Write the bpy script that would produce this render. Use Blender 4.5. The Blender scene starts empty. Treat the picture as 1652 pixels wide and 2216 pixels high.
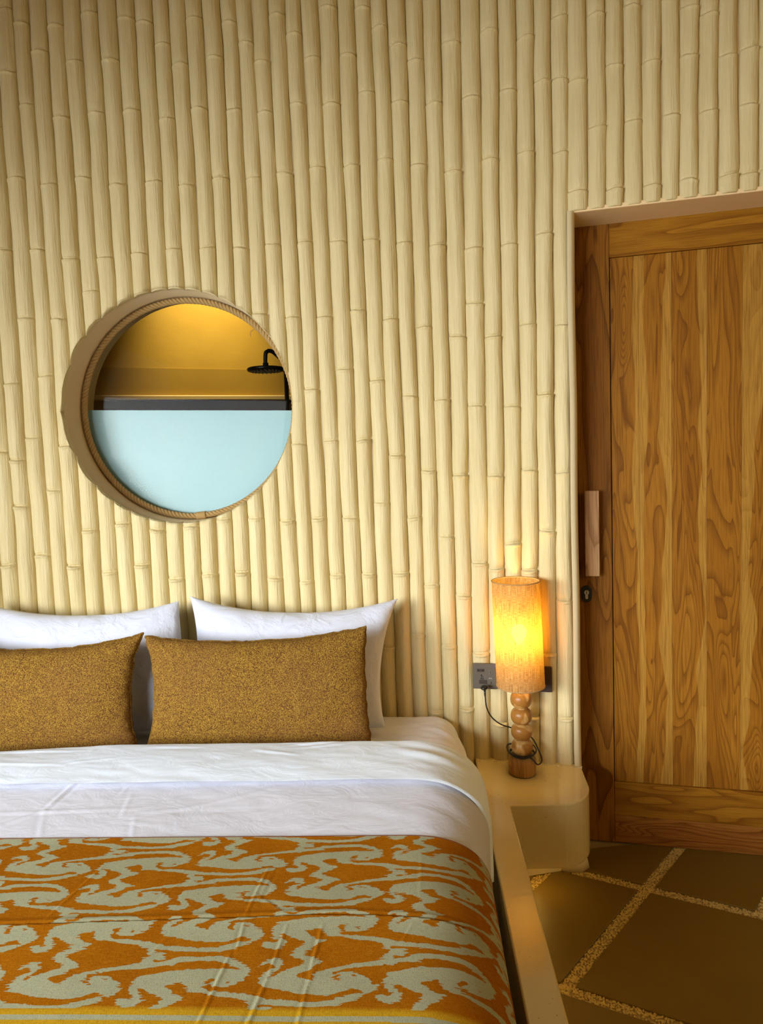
import bpy, bmesh, math, random
import numpy as np
from mathutils import Vector, Matrix
PI = math.pi
S = bpy.context.scene
COL = S.collection
rng = np.random.default_rng(7)

# ------------------------------------------------------------------ camera, world, lights, exposure
CAMH = 1.43
cam_d = bpy.data.cameras.new('camera'); cam = bpy.data.objects.new('camera', cam_d); COL.objects.link(cam)
cam_d.sensor_fit = 'VERTICAL'; cam_d.sensor_height = 36.0; cam_d.lens = 1500.0/2216.0*36.0
cam_d.clip_start = 0.02
_R = ((0.9981, -0.0317, -0.0524), (0.0498, -0.0788, 0.9956), (-0.0357, -0.9964, -0.0771))   # rows: world axes in (right, down, forward)
_m = Matrix(((_R[0][0], -_R[0][1], -_R[0][2]), (_R[1][0], -_R[1][1], -_R[1][2]), (_R[2][0], -_R[2][1], -_R[2][2])))
cam.matrix_world = Matrix.Translation((0, 0, CAMH)) @ _m.to_4x4()
S.camera = cam
S.view_settings.view_transform = 'Standard'
S.view_settings.look = 'None'
S.view_settings.gamma = 1.0
S.view_settings.use_curve_mapping = False
S.view_settings.exposure = 0.0

W = bpy.data.worlds.new('sky'); S.world = W; W.use_nodes = True
nt = W.node_tree; nt.nodes.clear()
wo = nt.nodes.new('ShaderNodeOutputWorld'); bg = nt.nodes.new('ShaderNodeBackground')
tc = nt.nodes.new('ShaderNodeTexCoord'); sx = nt.nodes.new('ShaderNodeSeparateXYZ'); rp = nt.nodes.new('ShaderNodeValToRGB')
nt.links.new(tc.outputs['Generated'], sx.inputs[0]); nt.links.new(sx.outputs['Z'], rp.inputs[0])
rp.color_ramp.elements[0].position = 0.0; rp.color_ramp.elements[0].color = (0.93, 0.96, 1.0, 1)
rp.color_ramp.elements[1].position = 0.7; rp.color_ramp.elements[1].color = (0.50, 0.68, 1.0, 1)
nt.links.new(rp.outputs[0], bg.inputs[0]); bg.inputs[1].default_value = 1.4
nt.links.new(bg.outputs[0], wo.inputs[0])

def area(name, loc, target, sx_, sy_, power, col, spread=PI):
    l = bpy.data.lights.new(name, 'AREA'); l.shape = 'RECTANGLE'; l.size = sx_; l.size_y = sy_
    l.energy = power; l.color = col; l.spread = spread
    o = bpy.data.objects.new(name, l); COL.objects.link(o); o.location = loc
    o.rotation_euler = (Vector(target)-Vector(loc)).to_track_quat('-Z', 'Y').to_euler()
    return o
# daylight entering through the wide opening of the room, front left
area('daylight', (-2.42, -0.9, 1.50), (-0.25, 1.9, .28), 2.7, 1.1, 75, (0.90, 0.955, 1.0), math.radians(94))
# added warm fill out of view on the right gives the golden shadow side
area('warm_fill', (2.3, -0.6, 2.2), (-0.2, 2.4, 1.2), 1.2, 1.0, 17, (1.0, 0.70, 0.29), math.radians(150))

# ------------------------------------------------------------------ helpers
def link(o, parent=None):
    COL.objects.link(o)
    if parent is not None: o.parent = parent
    return o
def tag(o, label=None, cat=None, group=None, kind=None):
    if label: o['label'] = label
    if cat: o['category'] = cat
    if group: o['group'] = group
    if kind: o['kind'] = kind
    return o
def empty(name, loc=(0, 0, 0), rz=0, **k):
    o = bpy.data.objects.new(name, None); o.empty_display_size = 0.05; o.location = loc; o.rotation_euler = (0, 0, rz)
    return tag(link(o), **k)
def mesh_np(name, V, F, mat, parent=None, smooth=True):
    me = bpy.data.meshes.new(name); V = np.asarray(V, dtype=np.float32); F = np.asarray(F, dtype=np.int32)
    n, k = F.shape
    me.vertices.add(len(V)); me.vertices.foreach_set('co', V.ravel())
    me.loops.add(n*k); me.loops.foreach_set('vertex_index', F.ravel())
    me.polygons.add(n); me.polygons.foreach_set('loop_start', np.arange(n, dtype=np.int32)*k)
    me.update(calc_edges=True); me.validate()
    if smooth: me.polygons.foreach_set('use_smooth', np.ones(len(me.polygons), dtype=bool))
    if mat: me.materials.append(mat)
    return link(bpy.data.objects.new(name, me), parent)
def grid_faces(ny, nx, wrapx=False, wrapy=False, off=0, flip=False):
    j = np.arange(ny if wrapy else ny-1)[:, None]; i = np.arange(nx if wrapx else nx-1)[None, :]
    j2 = (j+1) % ny; i2 = (i+1) % nx
    a = j*nx+i; b = j*nx+i2; c = j2*nx+i2; d = j2*nx+i
    F = np.stack([a, b, c, d], -1).reshape(-1, 4)
    if flip: F = F[:, ::-1]
    return F+off
def grid(name, P, mat, parent=None, wrapx=False, wrapy=False, flip=False, smooth=True):
    ny, nx, _ = P.shape
    return mesh_np(name, P.reshape(-1, 3), grid_faces(ny, nx, wrapx, wrapy, 0, flip), mat, parent, smooth)
def bm_obj(name, bm, mat, parent=None, smooth=False, bevel=0, seg=2, autosmooth=None):
    bmesh.ops.recalc_face_normals(bm, faces=bm.faces)
    me = bpy.data.meshes.new(name); bm.to_mesh(me); bm.free()
    if smooth:
        for p in me.polygons: p.use_smooth = True
    if mat: me.materials.append(mat)
    o = link(bpy.data.objects.new(name, me), parent)
    if bevel:
        m = o.modifiers.new('bevel', 'BEVEL'); m.width = bevel; m.segments = seg; m.limit_method = 'ANGLE'; m.angle_limit = 0.6
    return o
def box_bm(bm, x0, x1, y0, y1, z0, z1):
    v = [bm.verts.new((x, y, z)) for z in (z0, z1) for y in (y0, y1) for x in (x0, x1)]
    for f in ((0, 1, 3, 2), (4, 6, 7, 5), (0, 4, 5, 1), (2, 3, 7, 6), (0, 2, 6, 4), (1, 5, 7, 3)): bm.faces.new([v[i] for i in f])
def box(name, x0, x1, y0, y1, z0, z1, mat, parent=None, bevel=0, seg=2, smooth=False):
    bm = bmesh.new(); box_bm(bm, x0, x1, y0, y1, z0, z1)
    return bm_obj(name, bm, mat, parent, bevel=bevel, seg=seg, smooth=smooth)
def prism(name, pts, z0, z1, mat, parent=None, bevel=0, seg=2):
    bm = bmesh.new(); a = [bm.verts.new((x, y, z0)) for x, y in pts]; b = [bm.verts.new((x, y, z1)) for x, y in pts]
    bm.faces.new(a[::-1]); bm.faces.new(b); n = len(pts)
    for i in range(n): bm.faces.new((a[i], a[(i+1) % n], b[(i+1) % n], b[i]))
    return bm_obj(name, bm, mat, parent, bevel=bevel, seg=seg)
def lathe(name, prof, mat, parent=None, n=48, c=(0, 0), closed=False):
    P = np.array(prof); a = np.linspace(0, 2*PI, n, endpoint=False)
    G = np.stack([c[0]+P[:, None, 0]*np.cos(a), c[1]+P[:, None, 0]*np.sin(a), np.repeat(P[:, None, 1], n, 1)], -1)
    return grid(name, G, mat, parent, wrapx=True, wrapy=closed)
def catmull(pts, n=10):
    pts = [np.array(p, float) for p in pts]; out = []
    P = [2*pts[0]-pts[1]]+pts+[2*pts[-1]-pts[-2]]
    for i in range(1, len(P)-2):
        for t in np.linspace(0, 1, n, endpoint=False):
            a, b, c, d = P[i-1:i+3]
            out.append(0.5*((2*b)+(-a+c)*t+(2*a-5*b+4*c-d)*t*t+(-a+3*b-3*c+d)*t**3))
    out.append(pts[-1]); return np.array(out)
def tube(name, pts, r, mat, parent=None, n=10, closed=False):
    P = np.asarray(pts, float); m = len(P)
    T = (np.roll(P, -1, 0)-np.roll(P, 1, 0)) if closed else np.gradient(P, axis=0)
    T /= np.linalg.norm(T, axis=1)[:, None]+1e-12
    up = np.array([0, 0, 1.0]) if abs(T[0][2]) < .9 else np.array([1.0, 0, 0])
    N = []; v = np.cross(T[0], up); v /= np.linalg.norm(v)
    for t in T:
        v = v-t*v.dot(t); v /= np.linalg.norm(v)+1e-12; N.append(v)
    N = np.array(N); B = np.cross(T, N); a = np.linspace(0, 2*PI, n, endpoint=False)
    rr = np.broadcast_to(np.asarray(r, float), (m,))[:, None, None]
    G = P[:, None]+rr*(N[:, None]*np.cos(a)[None, :, None]+B[:, None]*np.sin(a)[None, :, None])
    V = G.reshape(-1, 3); F = grid_faces(m, n, True, closed)
    if closed: return mesh_np(name, V, F, mat, parent)
    V = np.vstack([V, P[0], P[-1]]); c0, c1 = m*n, m*n+1
    i = np.arange(n); caps = np.concatenate([np.stack([(i+1) % n, i, np.full(n, c0), np.full(n, c0)], 1),
                                            np.stack([(m-1)*n+i, (m-1)*n+(i+1) % n, np.full(n, c1), np.full(n, c1)], 1)])
    me = bpy.data.meshes.new(name)
    me.from_pydata(V.tolist(), [], F.tolist()+[list(dict.fromkeys(f)) for f in caps.tolist()]); me.update()
    for p in me.polygons: p.use_smooth = True
    me.materials.append(mat)
    return link(bpy.data.objects.new(name, me), parent)
def vnoise(x, y, seed=0, octaves=1):
    """smooth value noise on arrays"""
    r = np.random.default_rng(seed); T = r.random((256, 256)); out = 0; amp = 1; tot = 0
    for o in range(octaves):
        xi = np.floor(x).astype(int); yi = np.floor(y).astype(int); fx = x-xi; fy = y-yi
        fx = fx*fx*(3-2*fx); fy = fy*fy*(3-2*fy)
        g = lambda a, b: T[a % 256, b % 256]
        out = out+amp*((g(xi, yi)*(1-fx)+g(xi+1, yi)*fx)*(1-fy)+(g(xi, yi+1)*(1-fx)+g(xi+1, yi+1)*fx)*fy)
        tot += amp; amp *= .5; x = x*2.03+17; y = y*2.03+31
    return out/tot*2-1
def seg_dist(X, Y, a, b):
    ax, ay = a; bx, by = b; L2 = (bx-ax)**2+(by-ay)**2
    t = np.clip(((X-ax)*(bx-ax)+(Y-ay)*(by-ay))/L2, 0, 1)
    dx = X-(ax+t*(bx-ax)); dy = Y-(ay+t*(by-ay)); s = np.sign(dx*(by-ay)-dy*(bx-ax))
    return np.hypot(dx, dy), s, t
def creases(X, Y, L):
    Z = np.zeros_like(X)
    for a, b, h, w in L:
        d, s, t = seg_dist(X, Y, a, b); fade = np.sin(PI*np.clip(t, .03, .97))**.4
        Z += h*fade*(np.exp(-(d/w)**2)-.45*np.exp(-((d-1.7*w)/(1.2*w))**2)*(s > 0))
    return Z

# ------------------------------------------------------------------ materials
class NB:
    def __init__(s, name):
        s.m = bpy.data.materials.new(name); s.m.use_nodes = True; s.t = s.m.node_tree; s.t.nodes.clear()
        s.o = s.n('ShaderNodeOutputMaterial'); s.p = s.n('ShaderNodeBsdfPrincipled'); s.l(s.p.outputs[0], s.o.inputs[0])
    def n(s, t, **k):
        x = s.t.nodes.new(t)
        for a, b in k.items(): setattr(x, a, b)
        return x
    def l(s, a, b): s.t.links.new(a, b)
    def coord(s, scale=(1, 1, 1), loc=(0, 0, 0), kind='Object', rot=(0, 0, 0)):
        c = s.n('ShaderNodeTexCoord'); m = s.n('ShaderNodeMapping'); m.inputs['Scale'].default_value = scale
        m.inputs['Location'].default_value = loc; m.inputs['Rotation'].default_value = rot
        s.l(c.outputs[kind], m.inputs[0]); return m.outputs[0]
    def noise(s, v, scale=5, detail=3, rough=.5, dist=0, out='Fac'):
        x = s.n('ShaderNodeTexNoise'); s.l(v, x.inputs['Vector']); x.inputs['Scale'].default_value = scale
        x.inputs['Detail'].default_value = detail; x.inputs['Roughness'].default_value = rough; x.inputs['Distortion'].default_value = dist
        return x.outputs[out]
    def ramp(s, f, stops, interp='LINEAR'):
        r = s.n('ShaderNodeValToRGB'); s.l(f, r.inputs[0]); e = r.color_ramp.elements; r.color_ramp.interpolation = interp
        while len(e) < len(stops): e.new(.5)
        for x, (p, c) in zip(e, stops):
            x.position = p; x.color = (c, c, c, 1) if not isinstance(c, tuple) else (*c, 1)
        return r.outputs[0]
    def math(s, op, a, b=None, c=None, clamp=False):
        x = s.n('ShaderNodeMath', operation=op, use_clamp=clamp)
        for i, v in enumerate((a, b, c)):
            if v is None: continue
            if isinstance(v, (int, float)): x.inputs[i].default_value = v
            else: s.l(v, x.inputs[i])
        return x.outputs[0]
    def mix(s, f, a, b, mode='MIX'):
        x = s.n('ShaderNodeMix', data_type='RGBA', blend_type=mode)
        for i, v in ((0, f), (6, a), (7, b)):
            if isinstance(v, (int, float)): x.inputs[i].default_value = v
            elif isinstance(v, tuple): x.inputs[i].default_value = (*v, 1)
            else: s.l(v, x.inputs[i])
        return x.outputs[2]
    def bump(s, h, strength=.3, dist=.002, prev=None):
        b = s.n('ShaderNodeBump'); b.inputs['Strength'].default_value = strength; b.inputs['Distance'].default_value = dist
        s.l(h, b.inputs['Height'])
        if prev is not None: s.l(prev, b.inputs['Normal'])
        return b.outputs[0]
    def set(s, col=None, rough=None, nrm=None, metal=None, spec=None, sheen=None):
        for k, v in (('Base Color', col), ('Roughness', rough), ('Normal', nrm), ('Metallic', metal), ('Specular IOR Level', spec), ('Sheen Weight', sheen)):
            if v is None: continue
            if isinstance(v, (int, float)): s.p.inputs[k].default_value = v
            elif isinstance(v, tuple): s.p.inputs[k].default_value = (*v, 1)
            else: s.l(v, s.p.inputs[k])
        return s.m

def m_bamboo():
    b = NB('painted_bamboo')
    v = b.coord((1, 1, 1)); vs = b.coord((60, 60, 3)); vf = b.coord((260, 260, 14))
    base = b.mix(b.noise(v, 3, 4), (0.615, 0.49, 0.228), (0.725, 0.595, 0.312))
    streak = b.noise(vs, 1, 3); fine = b.noise(vf, 1, 2)
    col = b.mix(b.ramp(streak, [(.35, 0.0), (.75, .55)]), base, (0.80, 0.69, 0.40))
    spots = b.ramp(b.noise(b.coord((90, 90, 45)), 1, 4, .7), [(.73, 0.0), (.79, 1.0)])
    col = b.mix(b.math('MULTIPLY', spots, .45), col, (0.30, 0.21, 0.10))
    n1 = b.bump(b.noise(b.coord((14, 14, 6)), 1, 3), .8, .008)
    n2 = b.bump(fine, .9, .0020, n1); n3 = b.bump(streak, .7, .004, n2)
    return b.set(col, .62, n3, spec=.3)
def m_plaster(name, c0, c1, rough=.75, bumps=.25, speck=0):
    b = NB(name); v = b.coord()
    col = b.mix(b.noise(v, 4, 5), c0, c1)
    if speck:
        sp = b.ramp(b.noise(v, 190, 2, .6), [(.66, 0.0), (.72, 1.0)]); msk = b.ramp(b.noise(v, 9, 3), [(.42, 0.0), (.62, 1.0)])
        col = b.mix(b.math('MULTIPLY', b.math('MULTIPLY', sp, msk), speck), col, (0.22, 0.13, 0.05))
    n = b.bump(b.noise(v, 60, 4), bumps, .003); n = b.bump(b.noise(v, 7, 3), bumps, .012, n)
    return b.set(col, rough, n)
def m_wood(name, axis='z', dark=(0.12, 0.035, 0.003), mid=(0.26, 0.096, 0.007), light=(0.37, 0.155, 0.015), sap=True, k=6.0, scale=1.0):
    """flat-sawn teak: contour lines of a stretched noise give the cathedral figure"""
    b = NB(name); oi = b.n('ShaderNodeObjectInfo'); sc = b.n('ShaderNodeSeparateColor'); b.l(oi.outputs['Color'], sc.inputs[0])
    c = b.n('ShaderNodeTexCoord'); sep = b.n('ShaderNodeSeparateXYZ'); b.l(c.outputs['Object'], sep.inputs[0])
    comb = b.n('ShaderNodeCombineXYZ')
    al = {'z': 2, 'x': 0}[axis]; ac = {'z': 0, 'x': 2}[axis]
    seed = b.math('MULTIPLY', sc.outputs[2], 37.0)
    b.l(b.math('MULTIPLY', sep.outputs[ac], 9.0*scale), comb.inputs[0]); b.l(b.math('ADD', sep.outputs[1], seed), comb.inputs[1])
    b.l(b.math('MULTIPLY', sep.outputs[al], 1.35*scale), comb.inputs[2])
    v = comb.outputs[0]
    n0 = b.noise(v, 1.0, 2.0, .45, .6)
    knot = b.n('ShaderNodeTexVoronoi'); b.l(v, knot.inputs['Vector']); knot.inputs['Scale'].default_value = 1.15; knot.feature = 'SMOOTH_F1'
    kd = b.ramp(knot.outputs['Distance'], [(0.0, 1.0), (.33, 0.0)], 'EASE')
    f = b.math('ADD', n0, b.math('MULTIPLY', kd, .42))
    ring = b.math('FRACT', b.math('MULTIPLY', f, k*2.6))
    rc = b.ramp(ring, [(0.0, 0.0), (.45, .35), (.86, .8), (.93, 1.0), (1.0, 0.0)])
    # fine pores along the grain
    comb2 = b.n('ShaderNodeCombineXYZ'); b.l(b.math('MULTIPLY', sep.outputs[ac], 420.0), comb2.inputs[0]); b.l(seed, comb2.inputs[1]); b.l(b.math('MULTIPLY', sep.outputs[al], 9.0), comb2.inputs[2])
    pores = b.noise(comb2.outputs[0], 1, 2)
    col = b.mix(b.ramp(n0, [(.3, 0.0), (.7, 1.0)]), mid, light)
    col = b.mix(b.math('MULTIPLY', b.ramp(rc, [(.35, 0.0), (1.0, 1.0)]), .75), col, dark)
    if sap:
        g = b.n('ShaderNodeSeparateXYZ'); b.l(c.outputs['Generated'], g.inputs[0])
        comb3 = b.n('ShaderNodeCombineXYZ'); b.l(seed, comb3.inputs[0]); b.l(b.math('MULTIPLY', sep.outputs[2], 2.1), comb3.inputs[2])
        w1 = b.noise(comb3.outputs[0], 1.0, 2.5); 
        comb4 = b.n('ShaderNodeCombineXYZ'); b.l(b.math('ADD', seed, 9.3), comb4.inputs[0]); b.l(b.math('MULTIPLY', sep.outputs[2], 1.7), comb4.inputs[2])
        w2 = b.noise(comb4.outputs[0], 1.0, 2.5)
        gx = g.outputs[0]
        # right-hand sapwood: gx > 1 - R*(0.2+1.6*(w1-.25)) ; left-hand: gx < L*(...)
        rt = b.math('SUBTRACT', 1.0, b.math('MULTIPLY', sc.outputs[0], b.math('MULTIPLY_ADD', w1, 2.6, -.75)))
        lt = b.math('MULTIPLY', sc.outputs[1], b.math('MULTIPLY_ADD', w2, 2.6, -.75))
        s1 = b.math('MULTIPLY', b.math('SUBTRACT', gx, rt), 40.0, clamp=True)
        s2 = b.math('MULTIPLY', b.math('SUBTRACT', lt, gx), 40.0, clamp=True)
        sm = b.math('MAXIMUM', s1, s2)
        sapc = b.mix(b.math('MULTIPLY', rc, .42), (0.45, 0.232, 0.038), (0.28, 0.125, 0.014))
        col = b.mix(b.math('MULTIPLY', sm, .92), col, sapc)
    tone = b.math('MULTIPLY_ADD', b.noise(b.coord((2, 1, .8)), 1, 2), .5, .75)
    col = b.mix(1.0, col, tone, 'MULTIPLY')
    col = b.mix(b.math('MULTIPLY', b.ramp(pores, [(.46, 0.0), (.68, 1.0)]), .5), col, dark)
    n = b.bump(pores, .12, .0008); n = b.bump(rc, .10, .0006, n)
    return b.set(col, .45, n, spec=.14)
def m_cloth(name, c0, c1, weave=900, rough=.85, bs=.25, sheen=.2, wr=.0):
    b = NB(name); v = b.coord(); col = b.mix(b.noise(v, 6, 3), c0, c1)
    w = b.noise(b.coord((weave, weave*.5, weave)), 1, 1)
    n = b.bump(w, bs, .0005)
    if wr: n = b.bump(b.noise(b.coord((9, 16, 12), rot=(0, 0, .5)), 1, 4, .55, 1.2), wr, .01, n)
    return b.set(col, rough, n, sheen=sheen, spec=.2)
def m_boucle():
    b = NB('mustard_boucle'); v = b.coord()
    vo = b.n('ShaderNodeTexVoronoi'); b.l(v, vo.inputs['Vector']); vo.inputs['Scale'].default_value = 640
    sp = b.n('ShaderNodeSeparateColor'); b.l(vo.outputs['Color'], sp.inputs[0])
    mott = b.noise(v, 40, 3); big = b.noise(v, 5, 3)
    f = b.math('ADD', sp.outputs[0], b.math('MULTIPLY', b.math('SUBTRACT', mott, .5), .25))
    col = b.ramp(f, [(0.05, (0.065, 0.024, 0.016)), (.34, (0.175, 0.074, 0.016)), (.65, (0.30, 0.155, 0.018)), (1.0, (0.47, 0.28, 0.045))])
    col = b.mix(b.ramp(big, [(.4, 0.0), (.75, .35)]), col, (0.20, 0.085, 0.035))
    h = b.math('SUBTRACT', 1.0, vo.outputs['Distance'])
    n = b.bump(h, .8, .002); n = b.bump(mott, .35, .004, n)
    return b.set(col, .9, n, sheen=.0, spec=.08)
def m_ikat():
    b = NB('ikat_cotton'); a = b.n('ShaderNodeAttribute', attribute_name='ikat')
    sp = b.n('ShaderNodeSeparateColor'); b.l(a.outputs['Color'], sp.inputs[0])   # R: pale figure, G: ochre border tint
    v = b.coord(); th = b.noise(b.coord((1100, 260, 50)), 1, 2); th2 = b.noise(b.coord((70, 1400, 50)), 1, 2)
    org = b.mix(b.noise(v, 9, 4), (0.29, 0.080, 0.001), (0.40, 0.130, 0.002))
    org = b.mix(sp.outputs[1], org, (0.52, 0.29, 0.012))
    pale = b.mix(b.noise(v, 12, 3), (0.33, 0.345, 0.22), (0.42, 0.43, 0.29))
    pale = b.mix(b.ramp(th, [(.45, 0.0), (.75, .55)]), pale, (0.30, 0.27, 0.13))
    m = b.ramp(b.math('ADD', sp.outputs[0], b.math('MULTIPLY', b.math('SUBTRACT', th2, .5), .35)), [(.38, 0.0), (.62, 1.0)])
    col = b.mix(m, org, pale)
    col = b.mix(b.ramp(th2, [(.5, 0.0), (.8, .35)]), col, (0.62, 0.36, 0.03))
    col = b.mix(1.0, col, b.ramp(th, [(.25, .62), (.5, .95), (.75, 1.12)]), 'MULTIPLY')
    n = b.bump(th, .45, .0009); n = b.bump(th2, .45, .0009, n)
    return b.set(col, .9, n, sheen=0.0, spec=.04)
def m_simple(name, col, rough=.5, metal=0, spec=.5, nb=0, ns=300):
    b = NB(name); v = b.coord(); c2 = tuple(min(1, x*1.18+.002) for x in col)
    c = b.mix(b.noise(v, 25, 3), col, c2); n = b.bump(b.noise(v, ns, 3), nb or .05, .001)
    return b.set(c, rough, n, metal=metal, spec=spec)
def m_shade():
    b = NB('jute_shade'); c = b.n('ShaderNodeTexCoord'); sp = b.n('ShaderNodeSeparateXYZ'); b.l(c.outputs['Object'], sp.inputs[0])
    ang = b.math('ARCTAN2', sp.outputs[1], sp.outputs[0]); cb = b.n('ShaderNodeCombineXYZ')
    b.l(ang, cb.inputs[0]); b.l(sp.outputs[2], cb.inputs[2])
    def mp(s):
        m = b.n('ShaderNodeMapping'); m.inputs['Scale'].default_value = s; b.l(cb.outputs[0], m.inputs[0]); return m.outputs[0]
    hz = b.noise(mp((5, 1, 900)), 1, 3, .6); vt = b.noise(mp((75, 1, 18)), 1, 2)
    wav = b.math('SINE', b.math('MULTIPLY', ang, 150.0)); wz = b.math('SINE', b.math('MULTIPLY', sp.outputs[2], 2600.0))
    weave = b.math('MULTIPLY_ADD', b.math('MULTIPLY', wav, wz), .12, .5)
    thread = b.math('MULTIPLY', b.math('ADD', b.math('ADD', hz, vt), weave), .333)
    col = b.ramp(thread, [(.40, (0.14, 0.07, 0.015)), (.5, (0.50, 0.32, 0.12)), (.58, (0.75, 0.53, 0.24))])
    holes = b.ramp(thread, [(.385, 1.0), (.44, 0.0)])
    b.set(col, .9, b.bump(thread, .6, .0015), spec=.1)
    tr = b.n('ShaderNodeBsdfTranslucent'); b.l(b.mix(1.0, col, (1.0, 0.84, 0.36), 'MULTIPLY'), tr.inputs[0])
    tp = b.n('ShaderNodeBsdfTransparent'); tp.inputs[0].default_value = (1, .84, .40, 1)
    m1 = b.n('ShaderNodeMixShader'); m1.inputs[0].default_value = .45; b.l(b.p.outputs[0], m1.inputs[1]); b.l(tr.outputs[0], m1.inputs[2])
    m2 = b.n('ShaderNodeMixShader'); b.l(b.math('MULTIPLY_ADD', holes, .16, .012), m2.inputs[0]); b.l(m1.outputs[0], m2.inputs[1]); b.l(tp.outputs[0], m2.inputs[2])
    b.l(m2.outputs[0], b.o.inputs[0]); return b.m
def m_bead():
    b = NB('turned_olive_wood'); c = b.coord((1, 1, 1)); oi = b.n('ShaderNodeObjectInfo')
    add = b.n('ShaderNodeVectorMath', operation='ADD'); b.l(c, add.inputs[0]); cb = b.n('ShaderNodeCombineXYZ')
    b.l(b.math('MULTIPLY', oi.outputs['Random'], 9.0), cb.inputs[1]); b.l(cb.outputs[0], add.inputs[1])
    n0 = b.noise(add.outputs[0], 17, 1.5, .4, .5)
    ring = b.math('FRACT', b.math('MULTIPLY', n0, 11.0))
    rc = b.ramp(ring, [(0.0, 0.0), (.8, .5), (.93, 1.0), (1.0, 0.0)])
    col = b.mix(b.ramp(n0, [(.47, 0.0), (.53, 1.0)]), (0.36, 0.155, 0.028), (0.66, 0.40, 0.13))
    col = b.mix(b.math('MULTIPLY', rc, .5), col, (0.24, 0.095, 0.018))
    return b.set(col, .33, spec=.35)
def m_emit(name, col, st):
    b = NB(name); e = b.n('ShaderNodeEmission'); e.inputs[0].default_value = (*col, 1); e.inputs[1].default_value = st
    b.l(e.outputs[0], b.o.inputs[0]); return b.m
def m_glass():
    b = NB('window_glass'); tp = b.n('ShaderNodeBsdfTransparent'); tp.inputs[0].default_value = (.93, .95, .93, 1)
    gl = b.n('ShaderNodeBsdfGlossy'); gl.inputs['Roughness'].default_value = .02; fr = b.n('ShaderNodeFresnel'); fr.inputs[0].default_value = 1.10
    mx = b.n('ShaderNodeMixShader'); b.l(fr.outputs[0], mx.inputs[0]); b.l(tp.outputs[0], mx.inputs[1]); b.l(gl.outputs[0], mx.inputs[2])
    b.l(mx.outputs[0], b.o.inputs[0]); return b.m

M_BAM = m_bamboo()
M_CREAM = m_plaster('cream_plaster', (0.66, 0.54, 0.31), (0.74, 0.62, 0.38), .7, .2)
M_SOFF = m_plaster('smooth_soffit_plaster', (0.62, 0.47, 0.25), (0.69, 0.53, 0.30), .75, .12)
M_LINT = m_plaster('bounce_lit_soffit', (0.86, 0.63, 0.33), (0.90, 0.68, 0.38), .75, .12)  # soffit plaster brightened: light bounced off the floor is put into the colour
M_STONE = m_plaster('cream_terrazzo', (0.62, 0.475, 0.21), (0.72, 0.565, 0.27), .13, .12, .8)
M_OCHRE = m_plaster('ochre_bathroom_plaster', (0.40, 0.235, 0.030), (0.52, 0.33, 0.055), .45, .15)
M_OCHRE2 = m_plaster('pale_ledge_plaster', (0.46, 0.33, 0.14), (0.52, 0.38, 0.18), .5, .1)
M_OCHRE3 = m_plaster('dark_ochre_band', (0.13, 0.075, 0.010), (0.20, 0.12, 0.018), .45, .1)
M_OCHRE4 = m_plaster('ochre_band', (0.32, 0.185, 0.024), (0.40, 0.25, 0.04), .45, .1)
M_ROOM = m_plaster('room_plaster', (0.56, 0.40, 0.15), (0.62, 0.45, 0.19), .8, .1)
M_CEIL = m_plaster('warm_ceiling', (0.26, 0.16, 0.045), (0.32, 0.20, 0.06), .8, .1)
M_TILE = m_plaster('olive_concrete_tile', (0.140, 0.084, 0.009), (0.205, 0.128, 0.018), .42, .12)
M_GROUT = m_plaster('pebble_bed', (0.34, 0.23, 0.08), (0.42, 0.30, 0.12), .7, .3)
M_PEB = m_simple('pebble', (0.54, 0.38, 0.12), .35)
M_BOARD = m_wood('teak_board', 'z')
M_STILE = m_wood('teak_stile', 'z', (0.09, 0.026, 0.002), (0.25, 0.092, 0.009), (0.35, 0.150, 0.018), sap=False, k=2.2)
M_RAIL = m_wood('teak_rail', 'x', (0.14, 0.042, 0.003), (0.29, 0.118, 0.008), (0.38, 0.17, 0.014), sap=False, k=2.5)
M_RAIL2 = m_wood('dark_teak_rail', 'x', (0.10, 0.022, 0.003), (0.30, 0.11, 0.018), (0.38, 0.16, 0.028), sap=False, k=7)
M_HAND = m_wood('handle_wood', 'z', (0.26, 0.115, 0.04), (0.50, 0.285, 0.13), (0.58, 0.35, 0.17), sap=False, k=3)
M_SHEET = m_cloth('white_sheet', (0.78, 0.79, 0.86), (0.83, 0.84, 0.91), wr=.35)
M_CASE = m_cloth('pillow_case', (0.62, 0.645, 0.73), (0.67, 0.69, 0.78), wr=1.0)
M_FOLD = m_cloth('white_top_sheet', (0.78, 0.87, 1.0), (0.82, 0.90, 1.0), wr=.25)
M_DUVET = m_cloth('pale_duvet', (0.58, 0.575, 0.63), (0.62, 0.61, 0.67), wr=.25)
M_BOUC = m_boucle()
M_IKAT = m_ikat()
M_TASSEL = m_simple('dark_tassel_thread', (0.045, 0.006, 0.004), .8)
M_HEM = m_simple('runner_hem', (0.16, 0.030, 0.006), .85)
M_SHADE = m_shade()
M_TRIM = m_simple('shade_binding', (0.40, 0.24, 0.09), .85)
M_BEAD = m_bead()
M_BASE = m_wood('lamp_base_wood', 'z', (0.24, 0.10, 0.022), (0.44, 0.225, 0.062), (0.52, 0.29, 0.09), sap=False, k=3, scale=2)
M_BRASS = m_simple('brass', (0.55, 0.38, 0.12), .3, 1)
M_BLACK = m_simple('black_cord', (0.008, 0.006, 0.006), .4)
M_PLATE = m_simple('grey_socket_plate', (0.112, 0.092, 0.066), .5, .3)
M_PLATE2 = m_simple('brown_switch_plate', (0.060, 0.042, 0.034), .38, .3)
M_DARK = m_simple('black_plastic', (0.008, 0.008, 0.008), .35)
M_STEEL = m_simple('brushed_steel', (0.62, 0.58, 0.50), .3, 1)
M_WHITEP = m_simple('white_plastic', (0.6, 0.58, 0.52), .4)
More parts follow.
